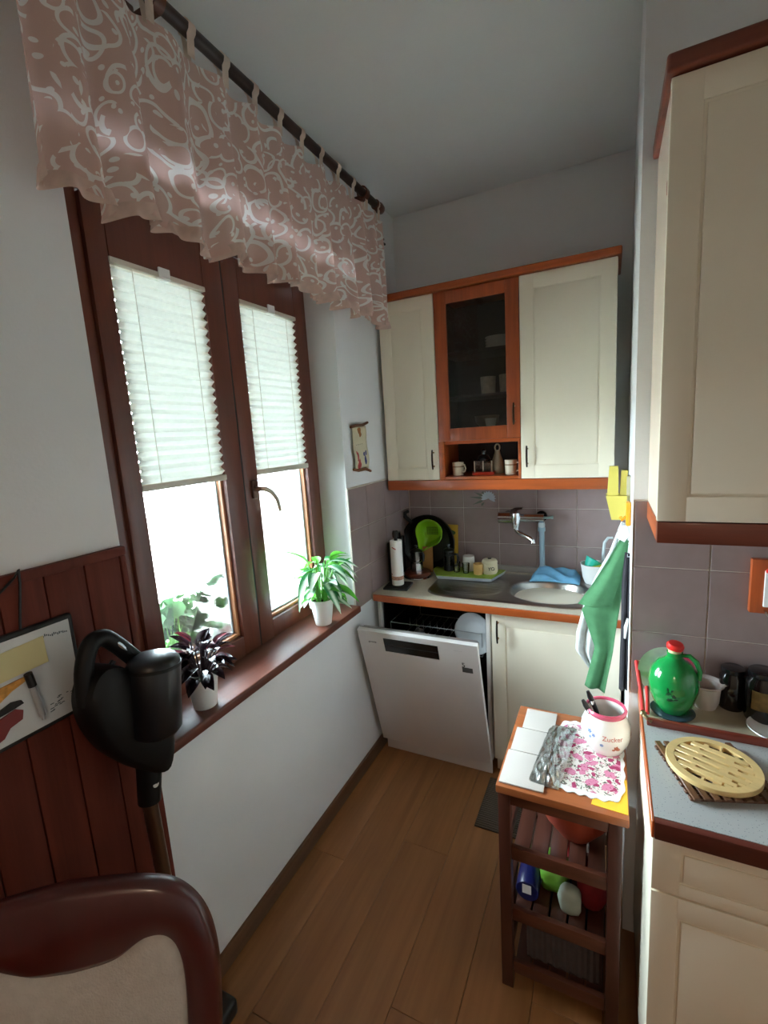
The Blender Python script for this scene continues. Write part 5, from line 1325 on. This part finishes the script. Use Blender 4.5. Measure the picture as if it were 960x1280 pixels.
# ------------------------------------------------------------------ whiteboard with note, marker and magnets
wbx = XL + .0162
t = thing('whiteboard', 'small black framed whiteboard with faded writing on the wood panelling', 'whiteboard', (wbx, .42, 1.115))
by0, by1, bz0, bz1 = .235, .578, 1.122, 1.352
bm = B(); box(bm, wbx, wbx + .016, by0, by1, bz0, bz1, .006, 3); obj('frame', bm, M_blackm, t)
bm = B(); box(bm, wbx + .016, wbx + .0175, by0 + .010, by1 - .010, bz0 + .010, bz1 - .010, .0005, 1); obj('surface', bm, mat('board_white', (206, 210, 212), .25, var=.03), t)
xs_ = wbx + .0176
rnd = random.Random(4)
bm = B()
for k in range(16):
    y = .505 + k * .0036; z = 1.325 - .0006 * k + rnd.uniform(-.002, .002); l = rnd.uniform(.003, .006)
    box(bm, xs_, xs_ + .0003, y, y + .0022, z - l / 2, z + l / 2)
for k in range(22):
    y = .50 + rnd.uniform(0, .06); z = 1.165 + rnd.uniform(-.012, .012) + (y - .5) * .2
    box(bm, xs_, xs_ + .0003, y, y + rnd.uniform(.003, .008), z, z + .0018)
obj('writing', bm, mat('faded_ink', (62, 74, 86), .6), t, smooth=False)
o = None
bm = B(); g = sheet(bm, lambda u, v: Vector((xs_ + .0008 + .004 * (1 - v) ** 2 * u, .415 + .098 * u, 1.262 + .058 * v + .006 * u)), 8, 6); solidify(bm, .0004)
centred('sticky_note', bm, mat('note_yellow', (206, 198, 150), .85, var=.04), 'pale yellow sticky note on the whiteboard', 'note')
t = thing('marker_pen', 'white marker pen with a black cap clipped to the whiteboard', 'marker', (xs_, .480, 1.14))
bm = B(); cyl(bm, (xs_ + .0062, .482, 1.160), (xs_ + .0062, .474, 1.232), .0058, n=14); cyl(bm, (xs_ + .0062, .483, 1.150), (xs_ + .0062, .482, 1.160), .003, n=10); obj('barrel', bm, mat('pen_grey', (170, 170, 172), .4), t)
bm = B(); cyl(bm, (xs_ + .008, .474, 1.232), (xs_ + .008, .470, 1.262), .0078, n=14); obj('cap', bm, M_black, t)
t = thing('fridge_magnet', 'red, black and orange magnet on the lower edge of the whiteboard', 'magnet', (xs_, .43, 1.15))
MW = Matrix(((0, 0, 1, 0), (1, 0, 0, 0), (0, 1, 0, 0), (0, 0, 0, 1)))   # plan XY -> world YZ
bm = B(); prism(bm, [(.395, 1.145), (.412, 1.150), (.425, 1.166), (.448, 1.172), (.452, 1.190), (.440, 1.198), (.41, 1.192), (.395, 1.185)], xs_, xs_ + .004, M=MW); obj('red_shape', bm, mat('magnet_red', (122, 26, 30), .4), t, smooth=False)
bm = B(); prism(bm, [(.395, 1.196), (.43, 1.200), (.455, 1.204), (.452, 1.212), (.435, 1.216), (.415, 1.210), (.395, 1.212)], xs_, xs_ + .005, M=MW); obj('dark_shape', bm, M_blackm, t, smooth=False)
bm = B(); prism(bm, [(.395, 1.2125), (.44, 1.238), (.465, 1.246), (.466, 1.256), (.395, 1.252)], xs_, xs_ + .003, M=MW); obj('orange_band', bm, mat('magnet_orange', (206, 146, 60), .5, var=.3, scale=80), t, smooth=False)

# ------------------------------------------------------------------ cordless stick vacuum on its wall bracket
xv = -1.005
vc = thing('stick_vacuum', 'black cordless stick vacuum standing by the window with steel tube', 'vacuum cleaner', (xv, .66, 0))
def V(px, py, x=xv): return PX(px, py, x)
M_vg = mat('vacuum_grey', (18, 19, 24), .38, var=.1, coat=.05)
M_vb = mat('vacuum_black', (10, 10, 11), .5, var=.1, spec=.3)
# motor body: silhouette extruded
sil = [(108, 846), (128, 830), (160, 838), (175, 870), (205, 900), (203, 955), (176, 962), (140, 948), (112, 918), (100, 880)]
pts = [V(*q) for q in smooth3(sil, 5, True)]
bm = B()
rings = []
for dx, s in ((-.048, .80), (-.036, .97), (0, 1.0), (.036, .97), (.048, .80)):
    c = sum(pts, Vector()) / len(pts)
    rings.append([bm.verts.new((xv + dx, c.y + (p.y - c.y) * s, c.z + (p.z - c.z) * s)) for p in pts])
ring_faces(bm, rings); obj('motor_body', bm, M_vb, vc, angle=50)
a = V(192, 818, -.955); b_ = V(196, 915, -.955)
bm = B(); d = (a - b_).normalized(); 
tube(bm, [b_, b_ + d * .01, a - d * .022, a - d * .010, a - d * .002, a + d * .003, a + d * .005], [.048, .056, .058, .055, .046, .030, .008], 32); obj('dust_bin', bm, M_vg, vc)
bm = B(); lathe(bm, [(.0575, -.004), (.0592, -.004), (.0592, .004), (.0575, .004)], 28, M=TR(*(a - d * .025)) @ d.to_track_quat('Z', 'Y').to_matrix().to_4x4()); obj('bin_ring', bm, M_vb, vc)
bm = B(); tube(bm, smooth3([V(108, 880), V(105, 840), V(112, 808), V(128, 797), V(146, 806), V(172, 826), V(186, 834)], 5), [.019] * 31, 16); obj('handle', bm, M_vb, vc)
bm = B(); tube(bm, [V(130, 862), V(134, 838), V(142, 826)], [.007, .006, .006], 8); obj('trigger', bm, M_black, vc)
bm = B(); q0 = V(135, 796, xv + .012); q1 = V(164, 818, xv + .014); tube(bm, [q0, (q0 + q1) / 2 + Vector((.002, 0, .002)), q1], [.003, .006, .003], 8); obj('handle_inlay', bm, mat('inlay_silver', (190, 192, 196), .2, .8), vc)
n0 = V(186, 945); n1 = V(187, 1001)
bm = B(); tube(bm, [n0, n1], [.030, .026], 20); obj('neck', bm, M_vb, vc)
bm = B(); q = V(194, 981, xv + .026); lathe(bm, [(0, 0), (.0085, 0), (.0075, .003), (0, .004)], 18, M=TR(q.x - .002, q.y + .002, q.z) @ RY(pi / 2 - .2) ); obj('release_button', bm, mat('button_grey', (196, 192, 188), .4), vc)
foot = Vector((-1.03, n1.y + .035, .075))
bm = B(); cyl(bm, n1, foot, .0175, n=20); obj('tube', bm, mat('tube_steel', (120, 100, 84), .28, .9), vc)
bm = B(); tube(bm, [foot + Vector((0, 0, .02)), foot - Vector((0, 0, .03))], [.024, .028], 16); obj('joint', bm, M_black, vc)
bm = B(); box(bm, -1.085, -.985, foot.y - .125, foot.y + .125, .002, .055, .018, 3); obj('floor_head', bm, M_black, vc)

# ------------------------------------------------------------------ chair in the foreground
ch = thing('dining_chair', 'mahogany framed dining chair with cream upholstered back panel', 'chair', (-.747, .284, 0), math.radians(215))
ch.scale = (1.03, 1.03, 1.03)
M_mah = wood('mahogany', (70, 18, 18), 'z', rough=.32, var=.12, coat=.35)
M_uph = mat('cream_upholstery', (190, 184, 176), .9, var=.06, scale=60, bump=.5, bscale=260)
LEAN = math.radians(7)
MC = TR(0, -.20 + .20, .44) @ RX(LEAN)        # back frame plane, local z up from seat level (front = +y)
def cat(pts, n=8):
    """Catmull-Rom through points"""
    out = []
    for i in range(len(pts) - 1):
        p0 = pts[max(i - 1, 0)]; p1 = pts[i]; p2 = pts[i + 1]; p3 = pts[min(i + 2, len(pts) - 1)]
        for k in range(n):
            t_ = k / n
            out.append(tuple(.5 * ((2 * p1[j]) + (-p0[j] + p2[j]) * t_ + (2 * p0[j] - 5 * p1[j] + 4 * p2[j] - p3[j]) * t_ ** 2 + (-p0[j] + 3 * p1[j] - 3 * p2[j] + p3[j]) * t_ ** 3) for j in (0, 1)))
    out.append(pts[-1]); return out
outer = cat([(.190, .0), (.200, .15), (.213, .30), (.214, .40), (.198, .468), (.160, .515), (.10, .535), (0, .545)])
inner = cat([(.150, .08), (.156, .20), (.163, .33), (.160, .400), (.142, .438), (.108, .440), (.06, .415), (0, .408)])
m_ = min(len(outer), len(inner)); outer, inner = outer[:m_], inner[:m_]
O = outer + [(-p[0], p[1]) for p in reversed(outer[:-1])]; I = inner + [(-p[0], p[1]) for p in reversed(inner[:-1])]
bm = B(); secs = []
for k in range(len(O)):
    o_, i_ = O[k], I[k]; e = .008
    sec = []
    mid = ((o_[0] + i_[0]) / 2, (o_[1] + i_[1]) / 2)
    for f, yy in ((0, .010), (.10, .018), (.5, .022), (.90, .018), (1, .010), (1, -.010), (.9, -.018), (.5, -.022), (.1, -.018), (0, -.010)):
        sec.append(bm.verts.new(MC @ Vector((o_[0] + (i_[0] - o_[0]) * f, yy, o_[1] + (i_[1] - o_[1]) * f))))
    secs.append(sec)
ring_faces(bm, secs); obj('back_frame', bm, M_mah, ch, world=False, angle=60)
bm = B(); poly = [(p[0] * 1.03, p[1] + .004) for p in I]
bmc = (0, .26)
rows = []
for s, yy in ((1.0, .004), (.97, .012), (.85, .017), (.5, .019), (.02, .020)):
    rows.append([bm.verts.new(MC @ Vector((bmc[0] + (p[0] - bmc[0]) * s, yy, bmc[1] + (p[1] - bmc[1]) * s))) for p in poly])
for s, yy in ((1.0, -.004), (.97, -.012), (.85, -.017), (.02, -.019)):
    rows.insert(0, [bm.verts.new(MC @ Vector((bmc[0] + (p[0] - bmc[0]) * s, yy, bmc[1] + (p[1] - bmc[1]) * s))) for p in poly])
ring_faces(bm, rows); obj('backrest', bm, M_uph, ch, world=False, angle=60)
bm = B(); q = [MC @ Vector((s * .152, 0, .075)) for s in (-1, 1)]; tube(bm, [q[0], q[1]], .018, 12); obj('lower_rail', bm, M_mah, ch, world=False)
for s in (-1, 1):
    bm = B(); p = MC @ Vector((s * .172, 0, .01)); tube(bm, [p + Vector((0, 0, .02)), (s * .172, .0, .30), (s * .175, -.05, .0)], [.022, .021, .016], 12); obj('leg', bm, M_mah, ch, world=False)
    bm = B(); tube(bm, [(s * .19, .40, .43), (s * .19, .405, .25), (s * .185, .41, 0)], [.022, .020, .015], 12); obj('leg', bm, M_mah, ch, world=False)
bm = B(); box(bm, -.20, .20, .02, .42, .39, .43, .01); obj('seat_frame', bm, M_mah, ch, world=False)
bm = B(); box(bm, -.205, .205, .03, .43, .4305, .475, .02, 4); obj('seat', bm, M_uph, ch, world=False)

# ------------------------------------------------------------------ potted plants on the sill
def leaf_mesh(name, L, Wd, droop, fold, m, nseg=8, tip=1.0, stalk=0.0, curl=0.0):
    bm = B(); rows = []
    for i in range(nseg + 1):
        s = i / nseg; w_ = Wd * (math.sin(pi * min(1, s ** .8)) ** .8) * (1 - .15 * s) if 0 < s < 1 else .0006
        x = stalk + L * s; z = -droop * s * s * L
        rows.append([bm.verts.new((x, -w_, z + fold * w_ + curl * w_)), bm.verts.new((x, -w_ * .5, z + fold * w_ * .35)), bm.verts.new((x, 0, z)), bm.verts.new((x, w_ * .5, z + fold * w_ * .35)), bm.verts.new((x, w_, z + fold * w_ + curl * w_))])
    for a, b_ in zip(rows[:-1], rows[1:]):
        for k in range(4): bm.faces.new((a[k], a[k + 1], b_[k + 1], b_[k]))
    me = mesh(name, bm, True, 180); me.materials.append(m); return me
def leafmat(name, c1, c2, edge_w=.55, transl=.35, rough=.35, width=.02):
    m, nt, b = newmat(name)
    tc = node(nt, 'ShaderNodeTexCoord'); sep = node(nt, 'ShaderNodeSeparateXYZ'); nt.links.new(tc.outputs['Object'], sep.inputs[0])
    ab = node(nt, 'ShaderNodeMath', operation='ABSOLUTE'); nt.links.new(sep.outputs[1], ab.inputs[0])
    nz = node(nt, 'ShaderNodeTexNoise'); nz.inputs['Scale'].default_value = 90; nt.links.new(tc.outputs['Object'], nz.inputs[0])
    ma = node(nt, 'ShaderNodeMath', operation='MULTIPLY_ADD'); ma.inputs[1].default_value = width * .3; nt.links.new(nz.outputs['Fac'], ma.inputs[0]); nt.links.new(ab.outputs[0], ma.inputs[2])
    rp = node(nt, 'ShaderNodeValToRGB'); e = rp.color_ramp.elements; e[0].position = width * edge_w; e[1].position = width * (edge_w + .35); e[0].color = lin(c1); e[1].color = lin(c2)
    nt.links.new(ma.outputs[0], rp.inputs[0]); nt.links.new(rp.outputs[0], b.inputs['Base Color']); b.inputs['Roughness'].default_value = rough
    o = nt.nodes['Material Output']; tr = node(nt, 'ShaderNodeBsdfTranslucent'); x = node(nt, 'ShaderNodeMixShader'); x.inputs[0].default_value = transl
    nt.links.new(rp.outputs[0], tr.inputs[0]); nt.links.new(b.outputs[0], x.inputs[1]); nt.links.new(tr.outputs[0], x.inputs[2]); nt.links.new(x.outputs[0], o.inputs[0])
    return m
M_soil = mat('soil', (44, 32, 26), .95, var=.3, scale=60, bump=.6, bscale=150)
ZS = .900
def pot(t, r, h, m, foot=.72):
    bm = B(); lathe(bm, [(0, 0), (r * foot, 0), (r * (foot + .01), .003), (r, h - .004), (r, h), (r - .004, h), (r - .006, h * .85), (0, h * .85)], 36); obj('pot', bm, m, t, world=False)
    bm = B(); lathe(bm, [(0, h * .90), (r * .9, h * .88), (r * .9, h * .855)], 24); obj('soil', bm, M_soil, t, world=False)
# peace-lily like plant
c = (-1.128, 1.615, ZS)
t = thing('potted_plant', 'leafy bright green potted plant with striped leaves on the sill', 'plant', c)
pot(t, .052, .115, M_white, .68)
M_l1 = leafmat('leaf_green', (70, 140, 40), (84, 150, 56), .5, .4); M_l2 = leafmat('leaf_striped', (196, 212, 190), (40, 104, 56), .30, .3)
LM = [leaf_mesh('leaf', .105, .022, .7, .45, M_l1), leaf_mesh('leaf', .115, .025, .5, .4, M_l2), leaf_mesh('leaf', .12, .019, .45, .5, M_l1), leaf_mesh('leaf', .10, .023, 1.1, .35, M_l2)]
rnd = random.Random(11)
def stem_leaf(t, top0, az, el, lm, hgt, spread, mstem, r=.0022, twist=0.0):
    """stem from the soil to a point, then a leaf arching on"""
    base = Vector((math.cos(az) * .018, math.sin(az) * .018, top0)); tip = Vector((math.cos(az) * spread, math.sin(az) * spread, top0 + hgt))
    mid = base.lerp(tip, .55) + Vector((0, 0, hgt * .16))
    bm = B(); tube(bm, [base, mid, tip], [r * 1.2, r, r * .8], 6); obj('stem', bm, mstem, t, world=False)
    return inst('leaf', lm, t, TR(*tip) @ RZ(az) @ RY(-el) @ RX(twist))
M_st = mat('stem_green', (96, 168, 62), .4)
for k in range(52):
    az = rnd.uniform(0, 2 * pi); u = rnd.random()
    if math.cos(az) < -.45: u = min(u, .4)     # keep clear of the glass
    hg = rnd.uniform(.03, .185); sp = .02 + .055 * u
    if math.cos(az) < 0: sp *= .6
    lm = LM[k % 4]; sc_ = rnd.uniform(.7, 1.05)
    el = rnd.uniform(-.45, .9)
    o = stem_leaf(t, .098, az, el, lm, hg, sp, M_st, twist=rnd.uniform(-.5, .5))
    o.scale = (sc_ * (.75 if math.cos(az) < 0 else 1), sc_, sc_)
stem_leaf(t, .098, -2.1, 1.0, LM[2], .185, .05, M_st)
for az, el, lm, hg, sp in ((-1.75, -.25, LM[3], .13, .065), (-1.5, -.1, LM[1], .15, .06), (-1.2, .1, LM[1], .15, .055), (-.3, .15, LM[1], .17, .06), (.3, .25, LM[1], .18, .05), (.9, .2, LM[3], .16, .06)): stem_leaf(t, .098, az, el, lm, hg, sp, M_st)
for dx, dy, dz in ((.02, -.01, .215), (.045, .0, .12), (-.01, -.03, .19)):
    bm = B(); lathe(bm, [(0, 0), (.006, .004), (.008, .016), (.004, .026), (0, .028)], 8, (dx, dy, dz), RX(.5)); obj('bloom', bm, M_white, t, world=False)

# dark succulent-like plant
c = (-1.135, .945, ZS)
t = thing('potted_plant', 'dark purple leaved rosette plant in a white pot on the sill', 'plant', c)
pot(t, .050, .118, M_white, .70)
M_d1 = leafmat('leaf_dark', (34, 20, 28), (112, 98, 104), .75, .1, .25); M_d2 = leafmat('leaf_pink', (150, 50, 66), (90, 50, 58), .3, .3, .3)
D = [leaf_mesh('leaf', .066, .020, .25, .55, M_d1), leaf_mesh('leaf', .056, .022, .45, .6, M_d1), leaf_mesh('leaf', .055, .015, .3, .6, M_d2)]
rnd = random.Random(5)
M_ds = mat('stem_dark', (50, 28, 36), .5)
for k in range(58):
    az = rnd.uniform(0, 2 * pi); lv = rnd.random()
    hg = .012 + .085 * lv; sp = .022 + .034 * math.sin(pi * (.25 + .6 * lv))
    if math.cos(az) < -.2: sp *= .75
    lm = D[2] if (k % 9 == 0 and lv > .4) else D[k % 2]
    o = stem_leaf(t, .10, az, -.12 + .95 * lv + rnd.uniform(-.2, .2), lm, hg, sp, M_ds, .0026, rnd.uniform(-.4, .4)); s = rnd.uniform(.75, 1.05); o.scale = (s, s, s)
stem_leaf(t, .10, -2.6, .95, D[2], .11, .02, M_ds); stem_leaf(t, .10, -2.2, 1.1, D[2], .115, .018, M_ds)

# geraniums in a box outside the window
M_ge = leafmat('leaf_geranium', (32, 72, 32), (44, 86, 40), .5, .1, .8)
bm = B(); n = 16
cvt = bm.verts.new((0, 0, 0)); rg = []
for k in range(n):
    a = 2 * pi * k / n; rr_ = .030 * (1 + .12 * math.cos(a * 7)) * (.55 if abs(a - pi) < .25 else 1); rg.append(bm.verts.new((rr_ * math.cos(a), rr_ * math.sin(a), .006 + .003 * math.cos(a * 5))))
for k in range(n): bm.faces.new((cvt, rg[k], rg[(k + 1) % n]))
me_g = mesh('leaf', bm, True, 180); me_g.materials.append(M_ge)
gz = .862
def geranium(y0, y1, nl, hmax, label, seed):
    t = thing('geranium', label, 'plant', (-1.54, (y0 + y1) / 2, gz)); rnd = random.Random(seed)
    bm = B(); taper(bm, -1.595, -1.485, -1.605, -1.475, y0, y1, gz, y0 - .005, y1 + .005, gz + .07, .004); obj('planter', bm, mat('planter_white', (226, 226, 222), .6), t, smooth=False)
    bm = B(); box(bm, -1.593, -1.487, y0 + .006, y1 - .006, gz + .04, gz + .055); obj('soil', bm, M_soil, t, smooth=False)
    bm = B()
    for k in range(nl):
        b0 = Vector((-1.54 + rnd.uniform(-.04, .04), rnd.uniform(y0 + .02, y1 - .02), gz + .05)); tp_ = b0 + Vector((rnd.uniform(-.04, .03), rnd.uniform(-.06, .06), hmax * rnd.uniform(.35, 1)))
        tube(bm, [b0, (b0 + tp_) / 2 + Vector((rnd.uniform(-.01, .01), rnd.uniform(-.01, .01), 0)), tp_], [.003, .0025, .002], 5)
        L_ = tp_ - Vector(t.location); s = rnd.uniform(.8, 1.45)
        inst('leaf', me_g, t, TR(*L_) @ RZ(rnd.uniform(0, 6.3)) @ RX(rnd.uniform(-.8, .8)) @ RY(rnd.uniform(.2, 1.2)) @ Matrix.Scale(s, 4))
    obj('stalks', bm, M_st, t)['kind'] = 'stuff'
geranium(.83, 1.30, 120, .19, 'leafy green geranium in a planter outside the window pane', 21)
geranium(1.36, 1.42, 3, .22, 'sparse green geranium outside the sash with the handle', 22)

# cable hanging over the panelling
t = thing('charger_cable', 'thin black cable hanging over the top of the wood panelling', 'cable', (XL + .02, .52, 1.2))
bm = B(); xx = XL + .0235
tube(bm, [PX(-12, 752, xx), PX(4, 737, xx), PX(18, 722, xx), PX(23, 712, xx), PX(25, 730, xx), PX(25, 778, xx), PX(26, 800, xx - .003)], .0028, 8); obj('cable', bm, M_black, t)
